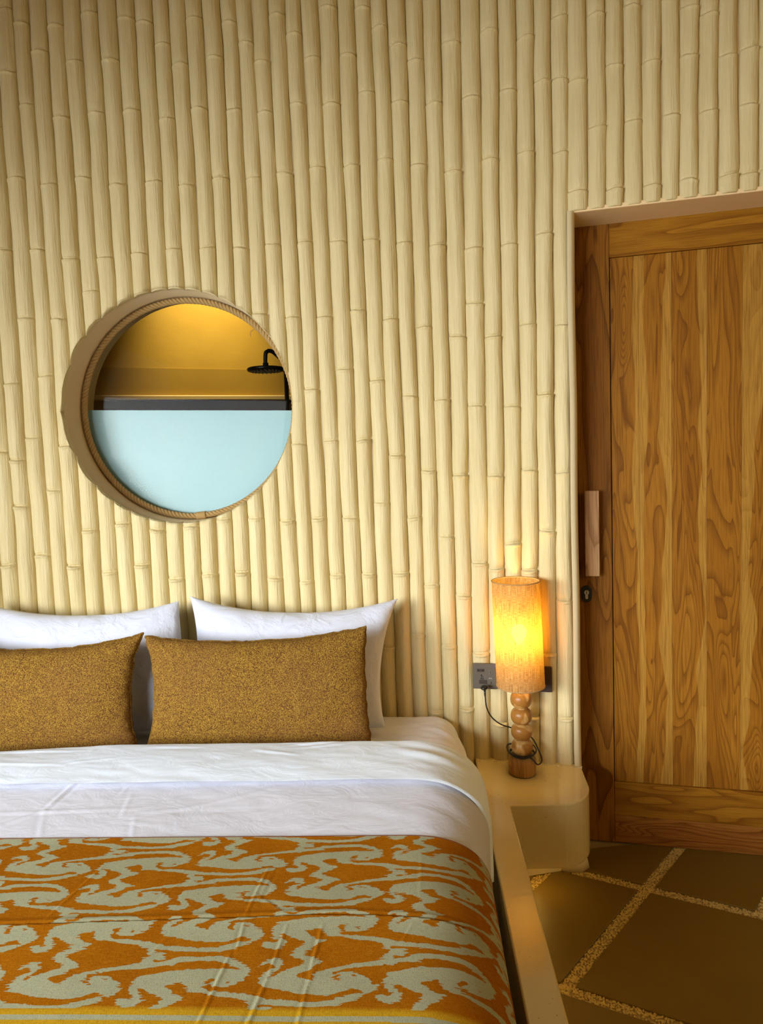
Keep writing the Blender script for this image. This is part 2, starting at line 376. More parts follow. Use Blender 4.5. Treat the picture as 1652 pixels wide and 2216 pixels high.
M_BRONZE = m_simple('dark_bronze', (0.020, 0.015, 0.010), .35, .6)
M_GLASS = m_glass()
M_FILM = m_plaster('frosted_film', (0.33, 0.53, 0.62), (0.42, 0.60, 0.64), .38, .02)
M_ROPE = m_simple('jute_rope', (0.38, 0.24, 0.085), .9, nb=.6, ns=500)
M_LEDW = m_emit('led_strip', (1, .62, .12), 6)
M_BULB = m_emit('bulb_filament', (1, .68, .22), 95)

# ------------------------------------------------------------------ plan of the bamboo wall (bends towards the door)
X0, X1, YW, KA = -0.25, 0.30, 2.45, math.tan(math.radians(11))
def wy(x):
    x = np.asarray(x, float); L = X1-X0
    return np.where(x <= X0, YW, np.where(x < X1, YW-KA*(x-X0)**2/(2*L), YW-KA*L/2-KA*(x-X1)))
HOLE_X, HOLE_Z, HOLE_R = -0.840, 1.637, 0.413
LINTEL = 2.203
WALLTOP = 3.35
DOOR_X = 0.534
C11, S11 = math.cos(math.radians(11)), math.sin(math.radians(11))

# ------------------------------------------------------------------ wall_back: slab + reveals + every bamboo pole as a part
THK = 0.22
wall = tag(empty('wall_back', (0, 0, 0)), kind='structure')
def strips(name, xs, z0f, z1f, mat, parent, thick):
    bm = bmesh.new()
    for a, b in zip(xs[:-1], xs[1:]):
        ya, yb = float(wy(a)), float(wy(b)); z0a, z0b, z1a, z1b = z0f(a), z0f(b), z1f(a), z1f(b)
        if z1a-z0a < 1e-4 and z1b-z0b < 1e-4: continue
        q = [(a, ya, z0a), (b, yb, z0b), (b, yb, z1b), (a, ya, z1a)]; r = [(x, y+thick, z) for x, y, z in q]
        v = [bm.verts.new(p) for p in q+r]
        for f in ((0, 1, 2, 3), (7, 6, 5, 4), (0, 4, 5, 1), (3, 2, 6, 7)): bm.faces.new([v[i] for i in f])
        if a == xs[0]: bm.faces.new([v[i] for i in (0, 3, 7, 4)])
        if b == xs[-1]: bm.faces.new([v[i] for i in (1, 5, 6, 2)])
    bmesh.ops.remove_doubles(bm, verts=bm.verts, dist=1e-5)
    return bm_obj(name, bm, mat, parent)
hx = lambda x: math.sqrt(max(0, HOLE_R**2-(x-HOLE_X)**2))
xs1 = sorted(set([-2.55, HOLE_X-HOLE_R]+list(HOLE_X-HOLE_R*np.cos(np.linspace(0, PI, 65)))+[HOLE_X+HOLE_R]+list(np.linspace(X0, DOOR_X, 24))))
strips('wall_core', xs1, lambda x: HOLE_Z+hx(x), lambda x: WALLTOP, M_CREAM, wall, THK)
strips('wall_core', xs1, lambda x: 0.0, lambda x: HOLE_Z-hx(x), M_CREAM, wall, THK)
DW = 1.07        # width of the door leaf
XR = DOOR_X+(DW+.03)*C11
strips('wall_core', [DOOR_X, XR], lambda x: LINTEL, lambda x: WALLTOP, M_SOFF, wall, THK)
strips('wall_core', [XR, 2.5], lambda x: 0.0, lambda x: WALLTOP, M_CREAM, wall, THK)
# round reveal
a = np.linspace(0, 2*PI, 129)[:-1]; G = []
for t, dr in ((-.004, .004), (0.0, 0), (THK, 0)):
    G.append(np.stack([HOLE_X+(HOLE_R-.001+dr)*np.cos(a), np.full_like(a, YW+t), HOLE_Z+(HOLE_R-.001+dr)*np.sin(a)], -1))
grid('window_reveal', np.array(G), M_SOFF, wall, wrapx=True)

BP = [(-1.6624, -1.6541), (-1.5992, -1.591), (-1.5352, -1.527), (-1.4717, -1.4635), (-1.4073, -1.3991), (-1.3438, -1.3355), (-1.2833, -1.2803), (-1.2206, -1.2205), (-1.156, -1.1607), (-1.093, -1.0996), (-1.0321, -1.0386), (-0.969, -0.9746), (-0.9078, -0.9123), (-0.8467, -0.8502), (-0.7824, -0.7945), (-0.721, -0.7359), (-0.6638, -0.6774), (-0.6074, -0.6158), (-0.5476, -0.5615), (-0.488, -0.5074), (-0.4287, -0.4526), (-0.3763, -0.3939), (-0.3191, -0.3401), (-0.2648, -0.2825), (-0.2039, -0.2188), (-0.1518, -0.1614), (-0.0958, -0.1041), (-0.0355, -0.0503), (0.0154, 0.0097), (0.0694, 0.0676), (0.1235, 0.1251), (0.1759, 0.1898), (0.2343, 0.2535), (0.2904, 0.3104), (0.3457, 0.3666), (0.4004, 0.4222), (0.4584, 0.4755), (0.5122, 0.5283)]
DP = [(0.5122, 0.5283), (0.5784, 0.5833), (0.6342, 0.6373), (0.6881, 0.691), (0.743, 0.7436), (0.7975, 0.798), (0.8484, 0.852), (0.9032, 0.9064), (0.9571, 0.9594), (1.0147, 1.0117), (1.0696, 1.0658)]
ND = {2: [1.09], 3: [1.303, 1.47, 1.743, 2.207], 4: [1.124, 1.547, 1.97, 2.452, 3.011], 5: [1.357, 1.764, 2.204, 2.693], 6: [1.08, 1.514, 1.961, 2.422, 2.864], 7: [2.165, 2.643], 8: [1.055, 2.051, 2.439, 2.826], 9: [2.165, 2.653, 2.978], 10: [1.077, 2.409, 2.821], 11: [2.173, 2.653], 12: [1.023, 2.413, 2.938], 13: [2.182, 2.618, 2.862], 14: [1.037, 2.393], 15: [1.233, 2.179, 2.645, 2.938], 16: [2.409, 2.807], 17: [1.233, 2.174, 2.635, 2.919], 18: [2.406, 2.85], 19: [1.219, 2.18, 2.621, 2.786], 20: [1.001, 1.489, 1.929, 2.415, 2.931], 21: [1.225, 1.678, 2.181, 2.64, 2.866], 22: [1.021, 1.498, 1.926, 2.428, 2.786], 23: [1.222, 1.743, 2.177, 2.633, 2.943], 24: [1.021, 1.497, 1.943, 2.426, 2.786], 25: [1.274, 1.7, 2.177, 2.662], 26: [1.022, 1.438, 1.906, 2.439, 2.865], 27: [0.8, 1.219, 1.641, 2.16, 2.62, 2.801], 28: [0.522, 0.979, 1.381, 1.874, 2.411, 2.749], 29: [0.761, 1.149, 1.623, 2.141, 2.603], 30: [0.534, 0.939, 1.361, 1.833, 2.378, 2.787], 31: [0.735, 1.055, 1.596, 1.939, 2.122, 2.607], 32: [0.488, 1.036, 1.355, 1.824, 2.401, 2.806], 33: [1.122, 1.587, 2.121, 2.61], 34: [0.518, 1.373, 1.857, 2.408, 2.765], 35: [0.742, 1.165, 1.623, 2.143, 2.622], 36: [0.517, 0.928, 1.361, 1.845, 2.394, 2.62], 100: [2.607], 101: [2.456, 2.797], 102: [2.259, 2.635], 103: [2.459], 104: [2.257, 2.629], 105: [2.461], 106: [2.26, 2.628, 2.769], 107: [2.456, 2.739], 108: [2.259, 2.609], 109: [2.256, 2.459, 2.621]}
EVEN = [.14, .5, 1.03, 1.49, 1.94, 2.41, 2.80, 3.15]; ODD = [.3, .76, 1.22, 1.68, 2.17, 2.63, 2.95, 3.3]
EVEN2 = [2.259, 2.62, 3.0]; ODD2 = [2.458, 2.79, 3.15]
def pole_nodes(i):
    got = list(ND.get(i, []))
    base = (EVEN if i % 2 == 0 else ODD) if i < 100 else (ODD2 if i % 2 else EVEN2)
    r = np.random.default_rng(i+5)
    for z in base:
        if all(abs(z-g) > .17 for g in got): got.append(z+float(r.uniform(-.02, .02)))
    return sorted(got)
NC = 15
def make_pole(i, b0, b1, za, zb, zlo, zhi, cut):
    """b0,b1: (left x at za, left x at zb),(right x ...); surface pinched at its joints, cut clean at the round opening"""
    r = np.random.default_rng(100+i); nodes = pole_nodes(i)
    u = np.linspace(-1, 1, NC); seed = int(r.integers(1e6))
    tw = r.uniform(-1, 1, 4)
    def surf(U, Z):
        t = (Z-za)/(zb-za); xl = b0[0]+(b0[1]-b0[0])*t; xr = b1[0]+(b1[1]-b1[0])*t
        c = (xl+xr)/2; w = (xr-xl)/2
        c = c+.0018*np.sin(Z*5.1+tw[0]*9)+.0014*np.sin(Z*11+tw[1]*9)+.0006*np.sin(Z*27+tw[3]*9)
        swell = 1+.025*vnoise(Z*3.1, Z*0+i*3.3, 11)
        dep = .96+.10*tw[2]+.05*vnoise(Z*2.0, Z*0+i*7.7, 12)
        for q, zn in enumerate(nodes):
            rr = np.random.default_rng(i*97+q); am = rr.uniform(1.2, 2.3)
            zl = zn+.0025*math.sin(q*3.1+i)*U+.0022*vnoise(U*2.3+q, U*0+i*1.7, 13)     # slightly crooked ring
            d = Z-zl
            swell = swell+am*(.105*np.exp(-((d+.0052)/.0048)**2)+.050*np.exp(-((d+.006)/.022)**2)*(d < -.001)-.115*np.exp(-((d-.0030)/.0032)**2)-.03*np.exp(-((d-.008)/.008)**2)+.022*np.exp(-((d-.024)/.014)**2))
        R = swell*w
        th = np.pi/2*U*.955                       # half round
        X = c+np.sin(th)*w*np.minimum(1.0+.25*(swell-1), 1.03)
        Y = wy(X)-(R*dep*np.cos(th)-.0035)
        Y = Y-.0012*vnoise(U*2.2+i, Z*9, seed % 97)-.0006*vnoise(U*6+i, Z*30, seed % 89)
        return X, Y
    step = .0085
    def piece(lo, hi, cutlo, cuthi):
        zs = [np.arange(lo, hi, .020), [hi]]+[zn+np.concatenate([np.linspace(-.030, -.017, 4), np.linspace(-.0145, .0125, 15), [.018, .026]]) for zn in nodes]
        zs = np.unique(np.round(np.concatenate(zs), 4)); zs = zs[(zs >= lo) & (zs <= hi)]
        Xc, _ = surf(u[None, :], np.full((1, NC), (lo+hi)/2))
        Xc = Xc[0]; h = np.sqrt(np.maximum(0, HOLE_R**2-(Xc-HOLE_X)**2))
        z0 = np.full(NC, lo); z1 = np.full(NC, hi)
        # evaluate the x of each column where it meets the opening
        if cutlo:
            for _ in range(4):
                z0 = HOLE_Z+h; Xq, _y = surf(u, z0); h = np.sqrt(np.maximum(0, HOLE_R**2-(Xq-HOLE_X)**2))
            z0 = HOLE_Z+h
        if cuthi:
            h = np.sqrt(np.maximum(0, HOLE_R**2-(Xc-HOLE_X)**2))
            for _ in range(4):
                z1 = HOLE_Z-h; Xq, _y = surf(u, z1); h = np.sqrt(np.maximum(0, HOLE_R**2-(Xq-HOLE_X)**2))
            z1 = HOLE_Z-h
        Z = np.clip(zs[:, None], z0[None, :], z1[None, :]); U = np.broadcast_to(u, Z.shape)
        X, Y = surf(U, Z); P = np.stack([X, Y, Z], -1)
        # plaster rounds the cut ends a little, then returns to the wall
        rows = [P]
        if cutlo or cut == 'lintel':
            e = P[:1].copy(); e2 = e.copy(); e[..., 1] += .004; e[..., 2] -= .0035; e2[..., 1] = wy(e2[..., 0])+.006; e2[..., 2] -= .001
            rows = [e2, e]+rows
        if cuthi:
            e = P[-1:].copy(); e2 = e.copy(); e[..., 1] += .004; e[..., 2] += .0035; e2[..., 1] = wy(e2[..., 0])+.006; e2[..., 2] += .001
            rows = rows+[e, e2]
        return np.concatenate(rows, 0)
    x_all = [b0[0], b0[1], b1[0], b1[1]]
    if cut != 'hole': pcs = [piece(zlo, zhi, False, False)]
    else: pcs = [piece(zlo, HOLE_Z, False, True), piece(HOLE_Z, zhi, True, False)]
    V = []; F = []; off = 0
    for P in pcs:
        V.append(P.reshape(-1, 3)); F.append(grid_faces(P.shape[0], NC, off=off)); off += P.shape[0]*NC
    mesh_np('bamboo_pole', np.concatenate(V), np.concatenate(F), M_BAM, wall)
for i in range(len(BP)-1):
    b0, b1 = BP[i], BP[i+1]; xa = min(b0[0], b0[1]); xb = max(b1)
    # bamboo seated on the nightstand / hidden behind the bed still reaches the floor
    cut = 'hole' if (xb > HOLE_X-HOLE_R-.002 and xa < HOLE_X+HOLE_R+.002) else None
    make_pole(i, b0, b1, .5, 3., 0.015, WALLTOP-.02, cut)
for i in range(len(DP)-1):
    make_pole(100+i, DP[i], DP[i+1], 2.2, 3., LINTEL+.004, WALLTOP-.02, 'lintel')
r_ = np.random.default_rng(4)
x = BP[0][0]
for k in range(5):       # a few more poles past the left edge of the view
    make_pole(200+k, (x-.063, x-.055), (x, x+.0083), .5, 3., 0.015, WALLTOP-.02, None); x -= .063
x = DP[-1][0]
for k in range(9):
    make_pole(220+k, (x, x), (x+.055, x+.055), 2.2, 3., LINTEL+.004, WALLTOP-.02, 'lintel'); x += .055
# rounded plaster corner beside the door
cp = []
for t in np.linspace(0, PI/2, 7):
    cp.append((0.5*0+.012*math.sin(t), .012*(1-math.cos(t))))
prf = [(-.020, -.026), (-.010, -.0255), (-.0035, -.021), (0.002, -.010), (0.004, .01), (0.004, .225), (-.02, .225)]
G = np.array([[(DOOR_X+sx*C11+sy*S11, float(wy(DOOR_X))-sx*S11+sy*C11, z+0*sx) for sx, sy in prf] for z in np.linspace(0.0, LINTEL, 40)])
G[..., 0] += .0012*np.sin(G[..., 2]*9)
grid('plaster_corner', G, M_CREAM, wall)
# lintel soffit
w0 = float(wy(DOOR_X))
bm = bmesh.new(); pts = [(-.01, -.012), (DW+.04, -.012), (DW+.04, .20), (-.01, .20)]
for z in (LINTEL-.004, LINTEL+.01):
    pass
V = [(DOOR_X+s*C11+d*S11, w0-s*S11+d*C11) for s, d in pts]
bm.free(); so = prism('lintel_soffit', V, LINTEL-.003, LINTEL+.012, M_LINT, wall, bevel=.004)

# ------------------------------------------------------------------ round window: glass, frosted film, rope
win = tag(empty('window_1', (HOLE_X, YW+.14, HOLE_Z)), kind='structure')
GR = HOLE_R-.003
def disc_bm(bm, R, y0, y1, zmin, zmax, tilt=0., n=96):
    ang = []
    pts = []
    for k in range(n):
        t = 2*PI*k/n; x, z = R*math.cos(t), R*math.sin(t); pts.append((x, z))
    # clip against the slightly sloping edge z = tilt*x + c
    def clip(P, f):
        out = []
        for k in range(len(P)):
            a, b = P[k], P[(k+1) % len(P)]; fa, fb = f(a), f(b)
            if fa >= 0: out.append(a)
            if (fa >= 0) != (fb >= 0):
                t = fa/(fa-fb); out.append((a[0]+(b[0]-a[0])*t, a[1]+(b[1]-a[1])*t))
        return out
    if zmax is not None: pts = clip(pts, lambda p: zmax+tilt*p[0]-p[1])
    a = [bm.verts.new((x, y0, z)) for x, z in pts]; b = [bm.verts.new((x, y1, z)) for x, z in pts]
    bm.faces.new(a); bm.faces.new(b[::-1]); m = len(pts)
    for k in range(m): bm.faces.new((a[k], b[k], b[(k+1) % m], a[(k+1) % m]))
bm = bmesh.new(); disc_bm(bm, GR, 0, .006, None, None); bm_obj('glass_pane', bm, M_GLASS, win)
bm = bmesh.new(); disc_bm(bm, GR-.004, .0065, .0085, None, -0.001, -.040); f = bm_obj('frosted_film', bm, M_FILM, win); f['label'] = 'pale blue frosted lower half'
rope = empty('rope_ring', (HOLE_X, YW, HOLE_Z), label='twisted brown jute rope lining the rim of the round window', cat='rope')
nt_, tw_ = 900, 58
for k in range(3):
    t = np.linspace(0, 2*PI, nt_, endpoint=False); ph = tw_*t+k*2*PI/3; rr = .0062
    rad = HOLE_R-.0155+rr*np.cos(ph); yy = .116+rr*np.sin(ph)
    P = np.stack([rad*np.cos(t), yy, rad*np.sin(t)], -1)
    tube('rope_strand', P, .0060, M_ROPE, rope, n=7, closed=True)
# whipping that binds the rope ends at the bottom, and a frayed end upper right
t = np.linspace(-PI/2+.02, -PI/2+.11, 9); P = np.stack([(HOLE_R-.0155)*np.cos(t), np.full(9, .116), (HOLE_R-.0155)*np.sin(t)], -1)
tube('rope_binding', P, .0145, M_ROPE, rope, n=14)
fr = catmull([((HOLE_R-.025)*math.cos(.82), .112, (HOLE_R-.025)*math.sin(.82)), ((HOLE_R-.04)*math.cos(.84), .108, (HOLE_R-.04)*math.sin(.84)-.005), ((HOLE_R-.045)*math.cos(.83), .106, (HOLE_R-.045)*math.sin(.83)-.016)], 6)
tube('frayed_end', fr, .0015, M_ROPE, rope, n=5)

# ------------------------------------------------------------------ bathroom behind the round window
BX, BY, BA = -1.28, 4.05, math.radians(25)      # the far shower wall runs at an angle
def bath(name, x0, x1, y0, y1, z0, z1, mat, bevel=0):
    o = tag(box(name, x0, x1, y0, y1, z0, z1, mat, bevel=bevel), kind='structure'); o.location = (BX, BY, 0); o.rotation_euler = (0, 0, BA); return o
bath('wall_bathroom', -1.4, 2.0, 0, .1, 0, 3.3, M_OCHRE)
tag(box('wall_bathroom_left', -2.55, -2.45, YW+THK+.01, 3.6, 0, 3.3, M_OCHRE), kind='structure')
tag(box('wall_bathroom_right', 0.40, 0.50, YW+THK+.01, 4.9, 0, 3.3, M_OCHRE), kind='structure')
tag(prism('floor_bathroom', [(-2.5, YW+THK), (.45, YW+THK), (.45, 5.0), (-2.5, 3.6)], -.05, 0, M_TILE), kind='structure')
tag(prism('ceiling_bathroom', [(-2.55, YW+THK), (.5, YW+THK), (.5, 5.1), (-2.55, 3.7)], 3.3, 3.4, M_OCHRE), kind='structure')
bath('trim_1', -1.3, 1.9, -.004, -.0005, 1.838, 1.991, M_OCHRE4)
bath('trim_2', -1.3, 1.9, -.030, -.001, 1.806, 1.836, M_OCHRE2, .006)
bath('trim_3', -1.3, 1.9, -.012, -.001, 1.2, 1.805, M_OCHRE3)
sh = empty('shower', (-0.72, 3.4, 1.885), label='black rain shower head on curved arm seen through the round window', cat='shower')
lathe('shower_head', [(0, .010), (.02, .012), (.088, .006), (.092, .0), (.088, -.010), (0, -.010)], M_BRONZE, sh, 40)
nz = bmesh.new()
for ring_r, cnt in ((.02, 6), (.045, 14), (.07, 22)):
    for k in range(cnt):
        t = 2*PI*k/cnt; bmesh.ops.create_cone(nz, segments=6, radius1=.0022, radius2=.003, depth=.006, matrix=Matrix.Translation((ring_r*math.cos(t), ring_r*math.sin(t), -.013)))
bm_obj('nozzles', nz, M_PLATE, sh)
tube('shower_arm', catmull([(0, 0, .008), (0, 0, .05), (.006, 0, .082), (.03, .01, .086), (.06, .03, .06), (.088, .05, .02)], 6), .010, M_BRONZE, sh)
lathe('arm_joint', [(0, .03), (.014, .03), (.014, .006), (0, .006)], M_BRONZE, sh, 16)
tube('riser_pipe', [(.088, .05, .03), (.088, .05, -.4), (.088, .05, -1.0)], .011, M_BRONZE, sh)
tube('wall_bracket', [(.088, .05, -.15), (.088, .60, -.15)], .008, M_BRONZE, sh)
def spot(name, loc, tgt, power, col, size, blend, rad=.03):
    l = bpy.data.lights.new(name, 'SPOT'); l.energy = power; l.color = col; l.spot_size = size; l.spot_blend = blend; l.shadow_soft_size = rad
    o = bpy.data.objects.new(name, l); COL.objects.link(o); o.location = loc
    o.rotation_euler = (Vector(tgt)-Vector(loc)).to_track_quat('-Z', 'Y').to_euler(); return o
SPX, SPY = BX+.10*math.cos(BA)+.36*math.sin(BA), BY+.10*math.sin(BA)-.36*math.cos(BA)
spot('bathroom_spot', (SPX, SPY, 3.22), (BX+.10*math.cos(BA), BY+.10*math.sin(BA), 2.30), 290, (1, .80, .40), math.radians(52), 1.0, .03)
for nm, pf, mt in (('light_bezel', [(.03, 0), (.045, 0), (.045, -.008), (.03, -.008)], M_STEEL), ('light_lens', [(0, -.002), (.03, -.002)], m_emit('downlight_lens', (1, .85, .55), 8))):
    lathe(nm, pf, mt, bpy.data.objects['ceiling_bathroom'], 24).location = (SPX, SPY, 3.3)

# ------------------------------------------------------------------ door (frame-and-panel teak leaf set back in the wall)
REC = .147
door = tag(empty('door_1', (DOOR_X+REC*S11, w0+REC*C11, 0), -math.radians(11)), kind='structure')
def wcol(o, r, g, b): o.color = (r, g, b, 1); return o
SX = .003
st = box('stile', SX, .1215, 0, .042, .001, LINTEL+.02, M_STILE, door, bevel=.0015); wcol(st, 0, 0, .31)
st = box('stile', .975, 1.075, 0, .042, .001, LINTEL+.02, M_STILE, door, bevel=.0015); wcol(st, 0, 0, .52)
wcol(box('top_rail', .1225, .974, 0.0005, .042, 2.0875, LINTEL+.02, M_RAIL, door, bevel=.0015), 0, 0, .11)
wcol(box('bottom_rail', .1225, .974, 0.0005, .042, .1045, .2285, M_RAIL, door, bevel=.0015), 0, 0, .73)
wcol(box('bottom_rail', .1225, .974, 0.001, .042, .001, .1035, M_RAIL2, door, bevel=.0015), 0, 0, .40)
bx = [.1245, .2165, .3225, .4335, .5425, .650, .757, .865, .973]
bc = [(.30, .02, .07), (.50, .40, .33), (.42, .0, .61), (.04, .0, .22), (.12, .75, .87), (.3, .2, .45), (.5, .1, .15), (.2, .5, .93)]
for k in range(8):
    o = box('panel_board', bx[k]+.0002, bx[k+1]-.0002, .0085+.0006*(k % 2), .034, .2295, 2.0868, M_BOARD, door, bevel=.0006); wcol(o, *bc[k])
box('door_light_block', .005, 1.07, .043, .060, -.02, 2.22, M_DARK, door)  # added dark sheet that stops light showing through the door gaps
hd = empty('pull_handle_mount', (0, 0, 0)); bpy.data.objects.remove(hd)
h = box('door_handle', .0285, .0765, -.052, -.028, .992, 1.292, M_HAND, door, bevel=.002); wcol(h, 0, 0, .4); h['label'] = 'pale wooden bar handle'
box('handle_post', .044, .062, -.029, .001, 1.235, 1.255, M_HAND, h); box('handle_post', .044, .062, -.029, .001, 1.03, 1.05, M_HAND, h)
# lock plate
def stadium(w, hh, n=10):
    r = w/2; c = hh/2-r
    return [(r*math.cos(t), c+r*math.sin(t)) for t in np.linspace(0, PI, n)]+[(r*math.cos(t), -c+r*math.sin(t)) for t in np.linspace(PI, 2*PI, n)]
def plate_y(name, outline, cx, cz, y0, y1, mat, parent, bevel=0):
    bm = bmesh.new(); a = [bm.verts.new((cx+x, y0, cz+z)) for x, z in outline]; b = [bm.verts.new((cx+x, y1, cz+z)) for x, z in outline]
    bm.faces.new(a); bm.faces.new(b[::-1]); n = len(a)
    for i in range(n): bm.faces.new((a[i], b[i], b[(i+1) % n], a[(i+1) % n]))
    return bm_obj(name, bm, mat, parent, bevel=bevel)
lk = plate_y('lock_plate', stadium(.035, .061), .0335, .9205, -.007, 0.0005, M_DARK, door, .0015)
circ = [(.0085*math.cos(t), .0085*math.sin(t)) for t in np.linspace(0, 2*PI, 20, endpoint=False)]
plate_y('lock_cylinder', circ, .0335, .926, -.010, -.0065, M_STEEL, lk)
plate_y('lock_cylinder', stadium(.0095, .024), .0335, .914, -.0098, -.0065, M_STEEL, lk)
plate_y('keyhole', stadium(.0022, .011), .0328, .926, -.0104, -.0099, M_DARK, lk)

# ------------------------------------------------------------------ floor: tiles as pieces with pebble strips between
floor = tag(empty('floor', (0, 0, 0)), kind='structure')
box('floor_bed', -2.6, 2.5, -3.0, 2.75, -.06, -.0065, M_GROUT, floor)
av = np.array([.636, .772]); bv = np.array([.909, -.416]); O = np.array([.707, 2.201])
def P2(u, v): q = O+bv*u+av*v; return (float(q[0]), float(q[1]))
rows = {0: (0, .56, [-.55, 0.0, .326, .95, 1.5, 2.1]), -1: (-.56, 0, [-2.3, -1.6, -.95, -.308, 0.0, .68, 1.3, 2.0, 2.6]), -2: (-1.12, -.56, [-2.2, -1.5, -.86, -.22, .45, 1.05, 1.7, 2.3]),
        -3: (-1.68, -1.12, [-1.6, -.95, -.3, .32, 1.0, 1.6, 2.2]), -4: (-2.24, -1.68, [-1.4, -.8, -.1, .5, 1.2, 1.8]), 1: (.56, 1.12, [-.5, .2, .8])}
gw = .019
def inset(p, q, lo, hi):
    return [P2(p+gw*1.05, lo+gw*1.05), P2(q-gw*1.05, lo+gw*1.05), P2(q-gw*1.05, hi-gw*1.05), P2(p+gw*1.05, hi-gw*1.05)]
def clip_poly(pts, f):
    out = []
    for k in range(len(pts)):
        a, b = pts[k], pts[(k+1) % len(pts)]; fa, fb = f(a), f(b)
        if fa >= 0: out.append(a)
        if (fa >= 0) != (fb >= 0):
            t = fa/(fa-fb); out.append((a[0]+(b[0]-a[0])*t, a[1]+(b[1]-a[1])*t))
    return out
fl_clip = [lambda p: p[0]-.17, lambda p: 2.45-p[0], lambda p: p[1]+2.9,
           lambda p: (2.56 if p[0] > .55 else 2.36)-KA*max(0, p[0]-.55)-p[1]]
for rk, (lo, hi, js) in rows.items():
    for p, q in zip(js[:-1], js[1:]):
        pts = inset(p, q, lo, hi)
        for f in fl_clip:
            if len(pts) > 2: pts = clip_poly(pts, f)
        if len(pts) < 3: continue
        prism('floor_tile', pts, -.006, 0.0, M_TILE, floor, bevel=.0012, seg=1)
# pebbles in the strips that can be seen
pr = np.random.default_rng(3); base = bmesh.new(); bmesh.ops.create_icosphere(base, subdivisions=1, radius=1.0)
bV = np.array([v.co[:] for v in base.verts]); bF = np.array([[v.index for v in f.verts] for f in base.faces]); base.free()
VV = []; FF = []; cnt = 0
def strew(u0, u1, v0, v1):
    global cnt
    area_ = (u1-u0)*(v1-v0); n = int(area_/(.0058**2)*1.25)
    for _ in range(n):
        q = O+bv*pr.uniform(u0, u1)+av*pr.uniform(v0, v1)
        if q[0] < .2 or q[1] > 2.52-KA*max(0, q[0]-.55): continue
        s = pr.uniform(.0022, .0042); e = pr.uniform(.7, 1.5); th = pr.uniform(0, PI)
        x = bV[:, 0]*s*e; y = bV[:, 1]*s/e
        VV.append(np.stack([q[0]+x*math.cos(th)-y*math.sin(th), q[1]+x*math.sin(th)+y*math.cos(th), -.0065+bV[:, 2]*s*.8+.0015], -1)); FF.append(bF+cnt*len(bV)); cnt += 1
strew(-.34, .9, -gw, gw); strew(-gw, gw, -.58, .36); strew(.326-gw, .326+gw, 0, .35); strew(-.308-gw, -.308+gw, -.3, 0); strew(-.05, .75, -.56-gw, -.56+gw)
pb = mesh_np('pebbles', np.concatenate(VV), np.concatenate(FF), M_PEB, floor); pb['kind'] = 'stuff'

# ------------------------------------------------------------------ rest of the room, behind and beside the camera
tag(box('ceiling', -2.6, 2.55, -3.0, 2.72, WALLTOP, WALLTOP+.1, M_CEIL), kind='structure')
tag(box('wall_right', 2.45, 2.55, -3.0, 2.4, 0, WALLTOP, M_ROOM), kind='structure')
tag(box('wall_left', -2.6, -2.5, 0.9, 2.45, 0, WALLTOP, M_ROOM), kind='structure')
tag(box('wall_left_front', -2.6, -2.5, -3.0, -2.2, 0, 2.5, M_ROOM), kind='structure')
tag(box('wall_left_header', -2.6, -2.5, -3.0, 0.9, 2.5, WALLTOP, M_ROOM), kind='structure')
tag(box('wall_front', -2.6, 2.55, -3.1, -3.0, 0, WALLTOP, M_ROOM), kind='structure')
tag(box('floor_terrace', -8, -2.6, -5, 3.0, -.1, -.02, m_plaster('terrace_stone', (.42, .38, .30), (.5, .46, .38), .8)), kind='structure')

# ------------------------------------------------------------------ masonry bed surround with the built-in nightstand
sur = empty('bed_surround', (.2, 1.4, 0), label='built in cream stone ledge and rounded floating nightstand beside the bed', cat='ledge')
LZ = .355
def P3(pts): return [(x-.2, y-1.4) for x, y in pts]
# plan outline: ledge running along the bed + rounded nightstand at the wall
arc = []
cx_, cy_ = .405, 2.205
for t in np.linspace(-PI/2, 0, 12):
    arc.append((cx_+.118*math.cos(t), cy_+.138*math.sin(t)))
out = [(.1765, .30), (.2545, .30), (.2545, 2.064), (.395, 2.067)]+arc[1:]+[(.5285, 2.30), (.532, 2.335), (.532, 2.36), (.30, 2.40), (.1765, 2.42)]
prism('ledge', P3(out), .150, LZ, M_STONE, sur, bevel=.004, seg=2)
prism('plinth', P3([(.19, .34), (.215, .34), (.215, 2.1), (.22, 2.24), (.46, 2.30), (.46, 2.36), (.19, 2.41)]), 0.0, .150, M_CREAM, sur)
box('led_strip', .017, .022, -1.04, .62, .142, .149, M_LEDW, sur)
# crumbly plaster under the nightstand at the wall corner
rr = random.Random(5); bm = bmesh.new()
ring = [(.40, 2.345), (.43, 2.300), (.475, 2.285), (.525, 2.290), (.548, 2.315), (.552, 2.36), (.41, 2.37)]
lv = []
for z, k in ((0, 1.0), (.03, .92), (.07, .80), (.11, .66), (.151, .62)):
    lv.append([bm.verts.new((.49+(x-.49)*k-.2+rr.uniform(-.004, .004), 2.335+(y-2.335)*k-1.4+rr.uniform(-.004, .004), z)) for x, y in ring])
for p, q in zip(lv[:-1], lv[1:]):
    for i in range(7): bm.faces.new((p[i], p[(i+1) % 7], q[(i+1) % 7], q[i]))
bm.faces.new(lv[-1]); bm.faces.new(lv[0][::-1])
bm_obj('rough_plaster', bm, M_CREAM, sur, smooth=True)
# plaster crumbs along the line where the poles meet the nightstand
bm = bmesh.new()
for k in range(70):
    x = rr.uniform(.18, .53); s = rr.uniform(.0012, .0035)
    bmesh.ops.create_icosphere(bm, subdivisions=1, radius=s, matrix=Matrix.Translation((x-.2, float(wy(x))-.034+rr.uniform(-.006, .004)-1.4, LZ+s*.3)))
cr = bm_obj('plaster_crumbs', bm, M_CREAM, sur, smooth=True); cr['kind'] = 'stuff'
